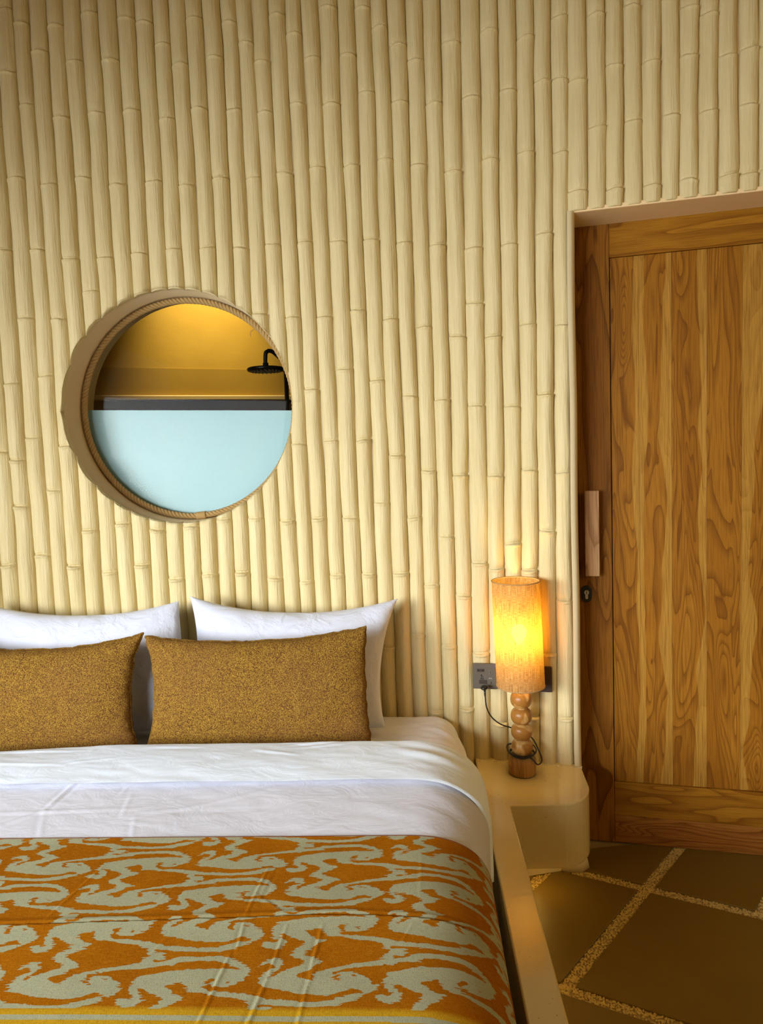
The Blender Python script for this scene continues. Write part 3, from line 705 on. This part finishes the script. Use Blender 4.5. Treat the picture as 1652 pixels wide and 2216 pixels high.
# tray that carries the mattress
box('bed_tray', -2.05, -.012, -1.10, 1.04, .05, .16, M_CREAM, sur)
box('far_ledge', -2.10, -2.02, -1.10, 1.04, 0.0, LZ, M_STONE, sur, bevel=.004)
# warm strip lights hidden under the ledge
area('ledge_glow', (.235, 1.30, .120), (.40, 1.25, 0), .02, 1.55, .8, (1, .60, .10))
area('nightstand_glow', (.33, 2.20, .120), (.45, 2.05, 0), .12, .12, .22, (1, .60, .12))

# ------------------------------------------------------------------ bed: mattress, duvet, runner share one rounded cross section
def xsec(xe, zt, zb, rx, rz, p=2.3):
    """cross section table: arc length u measured so that u = x on the flat top; returns functions X(u), Z(u)"""
    t = np.linspace(0, PI/2, 60); x = xe-rx+rx*np.sin(t)**(2/p); z = zt-rz+rz*np.cos(t)**(2/p)
    x = np.append(x, xe+.002); z = np.append(z, zb); s = np.concatenate([[0], np.cumsum(np.hypot(np.diff(x), np.diff(z)))])
    u = xe-rx+s
    X = lambda U: np.where(U < u[0], U, np.interp(U, u, x)); Z = lambda U: np.where(U < u[0], zt, np.interp(U, u, z))
    return X, Z, float(u[-1])
def bedsheet(name, mat, parent, xe, zt, zb, rx, rz, u0, us, Y, dz, nx=None, un=None, attr=None, inset_back=0, flip=False, p=2.3):
    """us: spacing; Y array ; dz(U,Yg)->offset along the normal-ish (z) direction"""
    X, Z, ue = xsec(xe, zt, zb, rx, rz, p); U = np.arange(u0, ue, us); Ug, Yg = np.meshgrid(U, Y)
    d, xo, yo = dz(Ug, Yg); xx = X(Ug); zz = Z(Ug)
    e = .002; tx = X(Ug+e)-X(Ug-e); tz = Z(Ug+e)-Z(Ug-e); ln = np.hypot(tx, tz)+1e-9; nx_, nz_ = -tz/ln, tx/ln
    P = np.stack([xx+nx_*d+xo, Yg+yo, zz+nz_*d], -1)
    return grid(name, P, mat, parent, flip=flip), Ug, Yg
# mattress with fitted sheet
mat_o = empty('mattress', (0, 0, 0), label='white fitted sheet mattress lying inside the stone ledge', cat='mattress')
def dz_m(U, Y):
    back = np.clip((2.405-Y)/.03, 0, 1)
    d = -.05*(1-np.sqrt(1-(1-back)**2))+.0035*vnoise(U*7, Y*11, 31, 3)+.0022*vnoise((U+Y)*26, (Y-U)*6, 35, 2)
    d += creases(U, Y, [((-.10, 2.20), (.09, 2.16), .004, .012), ((-.13, 2.13), (.02, 2.24), .003, .01), ((-.02, 2.30), (.10, 2.22), .003, .012), ((-.12, 2.28), (.03, 2.33), .003, .01)])
    cornr = .10*np.clip((U-.02)/.3, 0, 1)*np.clip((Y-2.25)/.18, 0, 1)
    return d, -cornr*.6, 0*U
o, _, _ = bedsheet('fitted_sheet', M_SHEET, mat_o, .137, .520, .17, .12, .10, -1.78, .01, np.arange(.36, 2.411, .01), dz_m)
box('mattress_core', -1.76, .115, .38, 2.39, .162, .455, M_SHEET, mat_o, bevel=.03, seg=3)

duv = empty('duvet', (0, 0, 0), label='pale white duvet with its top turned down below the pillows', cat='duvet')
CR = [((-.917, 1.739), (-.942, 1.60), .0045, .006), ((-.905, 1.735), (-.935, 1.60), -.003, .006), ((-.942, 1.599), (-1.15, 1.44), .0045, .006), ((-.94, 1.585), (-1.12, 1.44), -.003, .006),
      ((-.942, 1.599), (-.864, 1.42), .003, .004), ((-1.2, 1.585), (-.70, 1.602), .0035, .005), ((-.770, 1.695), (-.778, 1.66), .003, .004),
      ((-.75, 1.665), (-.734, 1.564), .003, .004), ((-.704, 1.575), (-.657, 1.427), .003, .004), ((-.758, 1.558), (-.635, 1.535), .003, .004), ((-.69, 1.585), (-.579, 1.603), .0025, .004),
      ((-.83, 1.50), (-.80, 1.42), .0025, .004), ((-.70, 1.58), (-.35, 1.60), -.0015, .01), ((-.60, 1.60), (-.40, 1.67), .0018, .006), ((-.2, 1.62), (.0, 1.56), .002, .02), ((-.30, 1.50), (-.18, 1.56), .002, .008), ((.0, 1.66), (.11, 1.60), .003, .02)]
def dz_d(U, Y):
    puff = .030*np.clip((Y-1.46)/.26, 0, 1)**1.3
    d = puff+.004*vnoise(U*3.1, Y*4.1, 41, 2)+.0013*vnoise(U*14+Y*9, Y*22, 43, 3)+.5*creases(U, Y, CR)
    d -= .05*np.clip((Y-1.74)/.05, 0, 1)
    d = d*np.clip((2.4-0*U), 0, 1)
    return d, 0*U, 0*U
bedsheet('duvet_body', M_DUVET, duv, .130, .583, .30, .17, .125, -1.80, .006, np.arange(.36, 1.80, .006), dz_d)
FCR = [((-1.25, 1.90), (-.95, 1.885), .004, .006), ((-1.2, 1.80), (-.98, 1.79), .003, .005), ((-.98, 1.80), (-.86, 1.825), .003, .005), ((-.80, 1.90), (-.62, 1.895), .003, .006),
       ((-.48, 1.87), (-.35, 1.83), .004, .006), ((-.40, 1.90), (-.25, 1.925), .0035, .006), ((-.35, 1.88), (-.22, 1.905), .003, .005), ((-.1, 1.86), (.1, 1.80), .005, .02), ((-.05, 1.91), (.12, 1.86), .004, .015)]
def dz_f(U, Y):
    # turned-down sheet: rolls over at the back, thin edge at the front
    back = np.clip((1.965-Y)/.05, 0, 1); roll = np.sqrt(np.clip(1-(1-back)**2, 0, 1))
    edge = 1.688+.012*U+.006*np.sin(U*3.1)
    front = np.clip((Y-edge)/.012, 0, 1)
    d = .0365+.006*np.sin((Y-1.69)/.28*PI).clip(0)+.003*vnoise(U*5, Y*9, 51, 3)+.0012*vnoise(U*11, Y*40+U*6, 53, 2)+.6*creases(U, Y, FCR)
    sag = .03*np.clip((-.95-U)/.5, 0, 1)*np.clip((Y-1.8)/.15, 0, 1)
    d = -.05+(d+.05)*roll - sag
    d = d-.008*np.clip((edge+.006-Y)/.008, 0, 1)**2
    return d, 0*U, 0*U
def fold_Y(n): return np.concatenate([np.arange(1.690, 1.94, .006), 1.94+.025*np.sin(np.linspace(0, PI/2, 14))[1:]])
o, Ug, Yg = bedsheet('turned_down_sheet', M_FOLD, duv, .126, .585, .34, .17, .125, -1.80, .006, fold_Y(0), dz_f)
o['label'] = 'brighter sheet folded over'

# ------------------------------------------------------------------ ikat runner
PP =  {'U': [(-191.8,178.1),(-167.2,182.9),(-143.3,193),(-69.9,194.3),(-47.1,188.7),(-32.2,180.3),(-14,164.9),(-10.6,159.1),(-24.5,159.1),(-31.2,166.1),(-49.1,175.5),(-68.6,181.5),(-102.1,183.3),(-138.2,180.4),(-167.1,173.3),(-182.1,168.6),(-197.3,165.8)],'B': [(-191.3,151.2),(-168.7,155.8),(-144.7,161.5),(-110.6,163.8),(-70.2,165.7),(-29.3,161.4),(-10.7,160.2),(-10.2,152.2),(-14,138.7),(-25.6,129.8),(-41.7,123.2),(-59.8,123.2),(-70.9,128.7),(-65.7,136.4),(-63.4,145),(-77,142),(-78.6,136.4),(-74.6,127.6),(-79.7,125.4),(-69.6,115.6),(-41,114.5),(-6.3,109.2),(16.1,102.9),(27.1,89.3),(5.1,87.2),(-7.1,95.5),(-20.6,100.1),(-55.2,105.9),(-78.2,112.3),(-97.9,113.4),(-107.6,124.2),(-112.3,136.4),(-124.8,133.1),(-140.8,127.5),(-128.6,117.7),(-121.3,109.1),(-99.7,104.4),(-112.7,91.1),(-126.2,82.8),(-133.6,78.7),(-130,69.6),(-117.5,63.7),(-94.1,51),(-106.1,45.2),(-113.5,37.5),(-123.6,29.9),(-139.3,23.3),(-158.4,20.4),(-175.2,20.3),(-158.1,33.5),(-142.3,40.2),(-130.5,46),(-129.7,54.8),(-139.9,59.7),(-152.7,66.6),(-156,76.6),(-148.4,83.8),(-139.3,91.1),(-137.3,101.6),(-147.9,106.9),(-161.1,113.3),(-171.6,120.9),(-185.9,124.2),(-181.4,116.6),(-167.4,102.6),(-170.8,93.1),(-176.9,85.8),(-192.6,83.1),(-204.2,88.9),(-211.5,98.3),(-205.9,103.6),(-196.4,101.5),(-188.1,97.3),(-186,105.8),(-192.6,112.2),(-198.8,119.8),(-199.3,129.7),(-197,140.9)],'A': [(-184.2,16.6),(-175.2,20.3),(-139.5,24.2),(-127.1,16.9),(-115,10.6),(-108.4,12.4),(-109.6,20.6),(-101.2,30),(-87.9,35.7),(-68.6,39.6),(-46.6,45.4),(-7.6,53.2),(3.7,55.2),(6.1,65.1),(14.3,73),(28.1,53.4),(21,46.6),(-6.9,41.7),(-34.8,38.7),(-55.6,35.8),(-73.4,32),(-76.5,22.6),(-72.2,9.9),(-61,8.1),(-65.4,16.3),(-68.4,24.5),(-61.8,28.3),(-36.7,28.4),(-27.8,21),(-13.4,12),(-8.6,0.4),(-0.4,-0.5),(-5.3,-9.3),(-12.8,-17.9),(-24.6,-20.6),(-26.3,-15.4),(-38.9,-9.5),(-47.1,-8.6),(-59.7,-16.5),(-72.6,-20.9),(-94,-21),(-124.1,-17.8),(-145.2,-12.7),(-166.8,-6.7),(-189.5,-3.3),(-195.6,5.6),(-195.7,18.4),(-191.2,29.6),(-183.9,35.3),(-173.5,40.1),(-181.9,45.8),(-187.2,50.7),(-205.1,40.9),(-199.1,52.6),(-188.2,62.5),(-172.1,61.5),(-165.6,50.7),(-164.8,39.2),(-174.3,29.7),(-179.7,22.2)],'L': [(-22,-19.7),(-34.1,-18.9),(-43.3,-19.8),(-61.4,-25.1),(-75.3,-31.1),(-94.8,-34.1),(-121.3,-34.3),(-137.9,-30.7),(-162.2,-29.2),(-189.8,-25.9),(-201.3,-22.9),(-198.3,-35.3),(-187.3,-36.9),(-162.7,-40.1),(-126.3,-43.9),(-69.8,-44.3),(-54.6,-39.3),(-38.1,-33.3),(-24.3,-24.8)],'K': [(1.7,90.3),(17.4,87.3),(19.9,79.7),(25.6,81.2),(38.8,81.2),(41.9,66.5),(40.1,61.2),(31.5,63.7),(16.2,64.5),(17.6,55.9),(3.5,53.3),(4.7,67),(15.2,69.6),(14,73.6),(6.2,78.5)],'K1': [(-6.3,109),(15.8,103.3),(30.7,97),(48.6,93.5),(48.7,84.3),(17.4,87.9),(5,88.3)],'K3': [(-7.6,53.2),(3.7,54.3),(17.8,57.2),(45.9,57.3),(63.1,61.3),(68.7,47.7),(46,49),(18.9,45.6),(-6.9,40.8)]}
HH =  {'HA': [(-47.4,23.2),(-40.4,22.8),(-34.4,17.3),(-39.8,15.8)],'HB': [(-45.9,136.9),(-39.0,136.4),(-38.5,130.9),(-43.8,130.2)]}
def pip(px, py, poly):
    ins = np.zeros(px.shape, bool); n = len(poly)
    for i in range(n):
        x1, y1 = poly[i]; x2, y2 = poly[(i+1) % n]
        if y1 == y2: continue
        c = ((y1 > py) != (y2 > py)) & (px < (x2-x1)*(py-y1)/(y2-y1)+x1); ins ^= c
    return ins
CW, CH = 207.0, 249.0
tx_ = np.arange(0, 414, 1.0)+.5; ty_ = np.arange(0, 249, 1.0)+.5; TX, TY = np.meshgrid(tx_, ty_); TM = np.zeros(TX.shape, bool); TH = np.zeros(TX.shape, bool)
for n in range(-2, 4):
    for m in range(-2, 3):
        ox = n*CW; oy = m*CH+(n % 2)*CH/2; px = TX-ox; py = TY-oy
        if px.min() > 80 or px.max() < -220 or py.min() > 200 or py.max() < -50: continue
        for k, pl in PP.items(): TM |= pip(px, py, pl)
        for k, pl in HH.items(): TH |= pip(px, py, pl)
TM &= ~TH
RY0, RY1 = .90, 1.487
run = empty('bed_runner', (0, 0, 0), label='orange ikat runner with pale scrolling figures across the foot of the bed', cat='bed runner')
us, ys = .0026, .0020
Yr = np.arange(RY0, RY1, ys)
RC = [((-.690, 1.385), (-.725, 1.21), .0045, .005), ((-.903, 1.45), (-.96, 1.32), .002, .007), ((-.335, 1.37), (-.3465, 1.213), .0055, .0045), ((-.315, 1.36), (-.325, 1.25), -.003, .006), ((-.3426, 1.20), (-.3376, 1.12), .005, .004),
      ((-.3476, 1.12), (-.358, .95), .006, .0045), ((-.197, 1.19), (-.202, 1.06), .006, .0045), ((-.202, 1.06), (-.206, .93), .005, .0045), ((-.190, 1.12), (-.200, 1.05), .003, .004), ((-.262, 1.19), (-.2705, 1.06), .005, .004),
      ((-.2705, 1.06), (-.285, .93), .007, .005), ((-.28, 1.23), (-.34, 1.28), .003, .005), ((-.55, 1.29), (-.63, 1.20), .003, .006), ((-.50, 1.33), (-.53, 1.26), .003, .005), ((-.47, 1.17), (-.49, 1.10), .002, .006), ((-.03, 1.20), (-.055, 1.14), .003, .004), ((-.015, 1.42), (-.02, 1.28), .002, .005),
      ((-.42, 1.47), (-.46, 1.38), .0015, .006), ((-.8, 1.45), (-.84, 1.35), .002, .006), ((-.62, 1.45), (-.66, 1.38), .0015, .005)]
def seam(U): return 1.188+.030*np.clip((U+.8)/.6, 0, 1)-.02*np.clip((U+.12)/.25, 0, 1)
def dz_r(U, Y):
    d = .0045+.0008*vnoise(U*9, Y*13, 61, 2)+.27*creases(U, Y, [(a, b, h, w*.72) for a, b, h, w in RC])
    s = Y-seam(U); fade = np.clip((.14-U)/.12, 0, 1)
    d += fade*(.0032*np.exp(-(np.clip(-s, 0, 1)/.035))*(s <= 0)-.0035*np.exp(-(s/.004)**2)*(s > 0)+.0015*np.exp(-((s-.012)/.007)**2))
    base, _, _ = dz_d(U, Y)
    return d+.9*(.030*np.clip((Y-1.46)/.26, 0, 1)**1.3), 0*U, 0*U
ro, Ug, Yg = bedsheet('runner_cloth', M_IKAT, run, .134, .583, .325, .176, .125, -1.30, us, Yr, dz_r)
# colour figure: thread-by-thread shifted edges as in ikat weaving
rowid = np.round((Yg-RY0)/ys).astype(int); jr = np.random.default_rng(9); nrow = len(Yr)
blk = jr.normal(0, 1, (nrow, 300)); 
colid = np.clip(((Ug+1.4)/.030).astype(int), 0, 299)
jit = .0024*blk[rowid, colid]+.0016*jr.normal(0, 1, nrow)[rowid]
Vc = Yg-1.05; Vc = np.where(Yg > 1.208, .158+(Yg-1.208)*1.137, Vc)              # the cloth is gathered a little towards its back edge
Lf = np.clip(-.087-Ug, -.4, .7); Vc = Vc+.026*Lf+np.where(Yg > seam(Ug), 1, 0)*np.clip(.028*Lf, 0, .018)
xm = ((Ug+jit+.087)*1000) % 414; ym = (Vc*1000+.9*jr.normal(0, 1, Yg.shape)) % 249
fig = TM[ym.astype(int) % 249, xm.astype(int) % 414].astype(float)
# border stripes at the near edge
yb = Yg+.002*np.sin(Ug*4)
fig[yb < .996] = 0
fig[(yb > .9735) & (yb < .9840)] = 1
och = np.clip((1.002-yb)/.010, 0, 1)
fig = (fig+np.roll(fig, 1, 1)+np.roll(fig, -1, 1))/3
ca = ro.data.color_attributes.new('ikat', 'FLOAT_COLOR', 'POINT')
cc = np.zeros((fig.size, 4), np.float32); cc[:, 0] = fig.ravel(); cc[:, 1] = och.ravel(); cc[:, 3] = 1
ca.data.foreach_set('color', cc.ravel())
# dark rolled hem along the back edge and tassels at the hanging end
X_, Z_, ue = xsec(.134, .583, .325, .176, .125); U = np.arange(-1.3, ue, .01)
dd, _, _ = dz_r(U[None, :], np.full((1, len(U)), RY1)); 
P = np.stack([X_(U), np.full(len(U), RY1), Z_(U)+dd[0]*.7], -1)
P[U > .0, 0] += .002
tube('runner_hem', P, .0022, M_HEM, run, n=6)
for k in range(26):
    y = .93+k*.021+float(rng.uniform(-.004, .004)); x = .136; ln = float(rng.uniform(.09, .13)); sw = float(rng.uniform(-.012, .012)); o = float(rng.uniform(.0, .028))
    tube('tassel', catmull([(x-.004, y, .335), (x+.004+o*.3, y+sw*.3, .30), (x+.005+o*.8, y+sw, .335-ln*.6), (x+o, y+sw*1.4, .335-ln)], 4), np.linspace(.0035, .0055, 13), M_TASSEL, run, n=6)
box('end_band', .132, .138, .915, 1.475, .300, .372, M_TASSEL, run, bevel=.002)

# ------------------------------------------------------------------ pillows and cushions
def pillow(name, mat, corners, thick, n, bow, label, cat, group, cr=(), seed=0, noise_a=.004, puff=.42, base=None, piping=None, ears=.0, asym=0.0, rough=0):
    """corners: BL, BR, TR, TL points; bow: inward bow of bottom, right, top, left edges (m)"""
    BL, BR, TR, TL = [np.array(c, float) for c in corners]
    u = np.sin(np.linspace(-1, 1, n)*PI/2*.985)/math.sin(PI/2*.985); U, Vv = np.meshgrid(u, u)
    s = (U+1)/2; t = (Vv+1)/2; P = (BL*(1-s)[..., None]+BR*s[..., None])*(1-t)[..., None]+(TL*(1-s)[..., None]+TR*s[..., None])*t[..., None]
    ex = (BR-BL+TR-TL)/2; wd = np.linalg.norm(ex); ex /= wd; ez = (TL-BL+TR-BR)/2; ht = np.linalg.norm(ez); ez /= ht; ny_ = np.cross(ex, ez)   # points to the back (+y)
    bb, br, bt, bl = bow
    sh_u = (1-np.abs(U)**2.2); sh_v = (1-np.abs(Vv)**2.2)
    P = P+ez*((bb*np.clip(-Vv, 0, 1)**1.5-bt*np.clip(Vv, 0, 1)**1.5)*sh_u)[..., None]+ex*((bl*np.clip(-U, 0, 1)**1.5-br*np.clip(U, 0, 1)**1.5)*sh_v)[..., None]
    prof = (np.clip(1-np.abs(U)**2.6, 0, 1)*np.clip(1-np.abs(Vv)**2.6, 0, 1))**puff
    UX = U*wd/2; VX = Vv*ht/2
    prof = prof*(1-asym*Vv)
    base_n = noise_a*vnoise(UX*9+seed, VX*9, 71+seed, 3)+noise_a*.5*vnoise(UX*24+seed, VX*24, 72+seed, 2)
    wr = (4.2 if cat == 'pillow' else 2.8)*creases(UX, VX, cr); edge = np.clip(prof*3, 0, 1)
    fr = prof*thick*.5+(base_n+wr)*edge; bk = prof*thick*.5+noise_a*vnoise(UX*8, VX*8, 90+seed, 2)*edge
    if rough:   # puckered seam outline
        j = rough*vnoise(UX*60, VX*60, 95+seed, 2)
        P = P+ez*(j*np.abs(Vv)**8)[..., None]+ex*(j*np.abs(U)**8)[..., None]
    Pf = P-ny_*fr[..., None]; Pb = P+ny_*bk[..., None]
    org = np.array(base if base is not None else (BL+BR)/2); root = empty(name, tuple(org), label=label, cat=cat, group=group)
    V = np.concatenate([(Pf-org).reshape(-1, 3), (Pb-org).reshape(-1, 3)]); F = np.concatenate([grid_faces(n, n), grid_faces(n, n, off=n*n, flip=True)])
    # weld rim
    idx = np.arange(n*n).reshape(n, n); mp = np.arange(2*n*n); rim = np.concatenate([idx[0], idx[-1], idx[:, 0], idx[:, -1]]); mp[rim+n*n] = rim; F = mp[F]
    cov = mesh_np('cover', V, F, mat, root)
    rimo = np.concatenate([idx[0, :], idx[1:, -1], idx[-1, -2::-1], idx[-2:0:-1, 0]])
    if piping: tube('seam', V[rimo][::2], piping, mat, root, n=6, closed=True)
    return root
# back pair (white), leaning on the bamboo
pillow('pillow', M_CASE, [(-.785, 2.222, .545), (-.130, 2.222, .545), (-.078, 2.328, .953), (-.795, 2.328, .980)], .17, 90, (.0, .035, .052, .030),
       'white pillow behind the right mustard cushion, nearest the lamp', 'pillow', 'white pillows against the wall',
       cr=[((-.33, .21), (-.10, .10), .006, .010), ((-.32, .17), (-.16, .02), .005, .010), ((-.30, .20), (.02, .14), .004, .008), ((-.10, .11), (.12, .10), .004, .008), ((.34, .20), (.20, .08), .006, .012), ((.33, .18), (.27, .00), .005, .010),
           ((.22, .16), (.10, .05), .003, .008), ((.31, -.02), (.24, -.05), .006, .01), ((.33, -.08), (.22, -.13), .007, .014), ((.33, -.12), (.2, -.16), .006, .012), ((-.05, .16), (.06, .11), .003, .007), ((-.31, .12), (-.29, -.1), .003, .01)], seed=3, noise_a=.0075)
pillow('pillow', M_CASE, [(-1.475, 2.222, .545), (-.815, 2.222, .545), (-.836, 2.328, .964), (-1.56, 2.328, .981)], .17, 90, (.0, .0, .050, .030),
       'white pillow behind the left mustard cushion, cut by the left edge', 'pillow', 'white pillows against the wall',
       cr=[((.34, .21), (.10, .10), .006, .010), ((.32, .20), (.22, .02), .006, .012), ((.30, .21), (-.05, .13), .004, .010), ((.10, .14), (-.12, .06), .004, .010), ((-.05, .12), (-.25, .02), .004, .010), ((.35, .15), (.30, -.1), .005, .010), ((.0, .16), (-.3, .14), .004, .008)], seed=11, noise_a=.0075)
# front pair (mustard)
pillow('cushion', M_BOUC, [(-.872, 2.065, .545), (-.162, 2.065, .538), (-.1735, 2.125, .908), (-.877, 2.125, .894)], .135, 90, (.0, .012, .030, .028),
       'long mustard boucle cushion in front of the right white pillow', 'cushion', 'mustard cushions on the bed',
       cr=[((-.33, .17), (-.24, .13), .010, .012), ((-.25, .16), (-.20, .10), -.006, .012), ((.33, -.02), (.28, -.03), .006, .01), ((.34, -.15), (.30, -.08), .006, .012), ((-.34, -.1), (-.30, -.12), .005, .01)], seed=5, noise_a=.0035, piping=.003, puff=.36, rough=.004)
pillow('cushion', M_BOUC, [(-1.585, 2.065, .540), (-.896, 2.065, .545), (-.886, 2.125, .902), (-1.60, 2.125, .900)], .135, 90, (.0, .034, .042, .028),
       'long mustard boucle cushion in front of the left white pillow, cut by the left edge', 'cushion', 'mustard cushions on the bed',
       cr=[((.34, .17), (.28, .10), .012, .012), ((.25, .15), (.19, .11), -.006, .012), ((.34, -.15), (.29, -.10), .007, .010), ((.34, .0), (.29, -.01), .005, .01)], seed=8, noise_a=.0035, piping=.003, puff=.36, rough=.004)

# ------------------------------------------------------------------ table lamp on the nightstand
LX, LY = .325, 2.286
lamp = empty('table_lamp', (LX, LY, LZ+.0008), label='lit table lamp with jute drum shade on stacked wooden balls', cat='lamp')
base_o = lathe('base', [(0, 0), (.0445, 0), (.046, .003), (.047, .045), (.0455, .052), (.040, .061), (0, .064)], M_BASE, lamp, 48); wcol(base_o, 0, 0, .3)
lathe('base_felt', [(0, -.0004), (.0455, -.0004), (.0455, .0012), (0, .0012)], M_BLACK, lamp, 40)
for zc in (.0905, .1435, .1975, .2535):
    rb, hb = .0355, .0275; pr_ = [(0, -hb)]
    for t in np.linspace(-PI/2+.35, PI/2-.35, 22):
        pr_.append((rb*abs(math.cos(t))**.62, hb*math.copysign(abs(math.sin(t))**.9, math.sin(t))))
    pr_.append((0, hb)); o = lathe('wooden_ball', pr_, M_BEAD, lamp, 48); o.location = (0, 0, zc)
for zc in (.117, .1705, .2255): lathe('collar', [(.0, -.004), (.020, -.004), (.0215, 0), (.020, .004), (0, .004)], M_BASE, lamp, 32).location = (0, 0, zc)
lathe('neck', [(0, .278), (.011, .278), (.011, .285), (.007, .287), (.007, .315), (.012, .317), (.012, .345), (0, .345)], M_BRASS, lamp, 24)
SHB, SHT, SR0, SR1 = .302, .655, .0795, .0785
shp = []
shade = None
n = 96; zz = np.linspace(SHB, SHT, 40); aa = np.linspace(0, 2*PI, n, endpoint=False)
G = np.zeros((40, n, 3)); R = SR0+(SR1-SR0)*(zz-SHB)/(SHT-SHB)
lean = -.010*(zz-SHB)/(SHT-SHB)
G[..., 0] = lean[:, None]+R[:, None]*np.cos(aa); G[..., 1] = R[:, None]*np.sin(aa); G[..., 2] = zz[:, None]+.0012*np.sin(aa*3)[None]
shade = grid('lamp_shade', G, M_SHADE, lamp, wrapx=True)
for z_, r_o, l_ in ((SHB, SR0, 0), (SHT, SR1, -.010)):
    t = np.linspace(0, 2*PI, 72, endpoint=False); tube('shade_binding', np.stack([l_+r_o*np.cos(t), r_o*np.sin(t), np.full(72, z_)], -1), .0020, M_TRIM, lamp, n=6, closed=True)
for k in range(3):
    t = 2*PI*k/3+.4; tube('shade_spoke', [(.008*math.cos(t), .008*math.sin(t), .335), (SR0*.99*math.cos(t), SR0*.99*math.sin(t), SHB+.012)], .0015, M_STEEL, lamp, n=6)
bl = lathe('bulb', [(0, -.030), (.010, -.030), (.013, -.022), (.020, -.010), (.026, .006), (.024, .020), (.015, .030), (0, .034)], M_BULB, lamp, 24); bl.location = (-.002, 0, .475)
lathe('lamp_holder', [(0, .345), (.015, .345), (.015, .44), (0, .44)], M_WHITEP, lamp, 20)
pl = bpy.data.lights.new('bulb_light', 'POINT'); pl.energy = 1.0; pl.color = (1, .60, .19); pl.shadow_soft_size = .03
po = bpy.data.objects.new('bulb_light', pl); COL.objects.link(po); po.location = (LX-.002, LY, LZ+.52)
# cord: from the plug down behind the balls, round the base and up again
cord = empty('lamp_cord', (LX, LY, LZ), label='black lamp cord hanging from the socket and coiled round the lamp base', cat='cord')
plug_y = 2.338
pts = [(.2085, plug_y-.014, .628), (.2095, plug_y-.016, .605), (.213, plug_y-.020, .572), (.228, 2.325, .537), (.258, 2.325, .510), (.297, 2.335, .492), (.335, 2.335, .478), (.362, 2.325, .462), (.372, 2.30, .452), (.379, 2.28, .436), (.385, 2.262, .420), (.383, 2.250, .409), (.368, 2.240, .404)]
pts = [(p[0]-LX, p[1]-LY, p[2]-LZ) for p in pts]
for k in range(1, 23):
    t = -.35-k*.62; r = .040+.002*math.sin(k*1.3); pts.append((r*math.cos(t), r*math.sin(t), .066+.0018*(k/5)))
tube('cord', catmull(pts, 7), .00235, M_BLACK, cord, n=8)
# loose loop sticking out at the left and the short end at the right
tube('cord_loop', catmull([(-.030, -.03, .070), (-.044, -.012, .076), (-.050, .002, .085), (-.046, .012, .093), (-.036, .012, .096), (-.028, .02, .094)], 6), .00235, M_BLACK, cord, n=8)
tube('cord_end', catmull([(.030, -.030, .070), (.042, -.016, .074), (.046, -.008, .083), (.042, -.004, .092), (.036, -.002, .097)], 6), .0022, M_BLACK, cord, n=8)
bm = bmesh.new(); bmesh.ops.create_uvsphere(bm, u_segments=20, v_segments=12, radius=1); 
for v in bm.verts: v.co = Vector((v.co.x*.0125, v.co.y*.016, v.co.z*.0078))
pg = bm_obj('plug', bm, M_DARK, cord, smooth=True); pg.location = (.2075-LX, plug_y-LY-.002, .634-LZ); pg.rotation_euler = (0, 0, -.19)
tube('plug_sleeve', [(.2085-LX, plug_y-.014-LY, .630-LZ), (.209-LX, plug_y-.016-LY, .610-LZ)], [.0042, .003], M_DARK, cord, n=8)

# ------------------------------------------------------------------ socket plates on the bamboo
def rrect(w, h, r, n=5):
    o = []
    for cx, cz, t0 in ((w/2-r, h/2-r, 0), (-w/2+r, h/2-r, PI/2), (-w/2+r, -h/2+r, PI), (w/2-r, -h/2+r, 1.5*PI)):
        for t in np.linspace(t0, t0+PI/2, n): o.append((cx+r*math.cos(t), cz+r*math.sin(t)))
    return o
def socket(x0, x1, z0, z1, label, name='socket_plate', cat='socket', mat=None):
    xc = (x0+x1)/2; e = .02; sl = math.atan((float(wy(xc+e))-float(wy(xc-e)))/(2*e)); w = (x1-x0)/math.cos(sl)
    r = empty(name, (xc, float(wy(xc))-.0335, (z0+z1)/2), sl, label=label, cat=cat)
    plate_y('plate', rrect(w, z1-z0, .003), 0, 0, -.006, .004, mat or M_PLATE, r, .001)
    return r, w
s1, w = socket(.1735, .2565, .617, .706, 'dark grey socket plate with the black plug, left of the lamp')
def sl_(name, cx, cz, ww, hh, mat, r=.001, y=-.0072): return plate_y(name, rrect(ww, hh, min(r, ww/2.1, hh/2.1), 3), cx, cz, y, -.0055, mat, s1)
for cx in (-.0215, -.006): sl_('pin_hole', cx, .0215, .0062, .0042, M_DARK)
sl_('socket_frame', -.0135, .0215, .026, .011, M_PLATE2, .001, -.0063)
sl_('usb_port', .0195, .0155, .0050, .0130, M_STEEL, .0008); sl_('usb_slot', .0195, .0155, .0022, .0110, M_DARK, .0005, -.0076)
for cx, cz, ww, hh in ((-.0115, .0035, .0030, .0070), (-.0075, -.0015, .0030, .0040), (-.0125, -.0070, .0034, .0060), (-.0065, -.0080, .0030, .0050)): sl_('pin_hole', cx, cz, ww, hh, M_DARK, .0008)
for cx in (.0165, .0225): sl_('socket_mark', cx, -.0045, .0045, .0008, M_WHITEP, .0003); sl_('socket_mark', cx, -.0075, .0045, .0006, M_WHITEP, .0002)
sl_('socket_switch', .0215, -.0215, .0026, .0060, M_DARK, .0008)
sl_('socket_frame', -.006, -.0195, .028, .015, M_PLATE2, .002, -.0063)
socket(.2648, .3555, .6165, .706, 'dark grey wall plate mostly hidden behind the lamp shade', 'wall_plate', 'socket')
socket(.3610, .4385, .6150, .703, 'dark brown blank wall plate right of the lamp shade', 'wall_plate', 'socket', M_PLATE2)
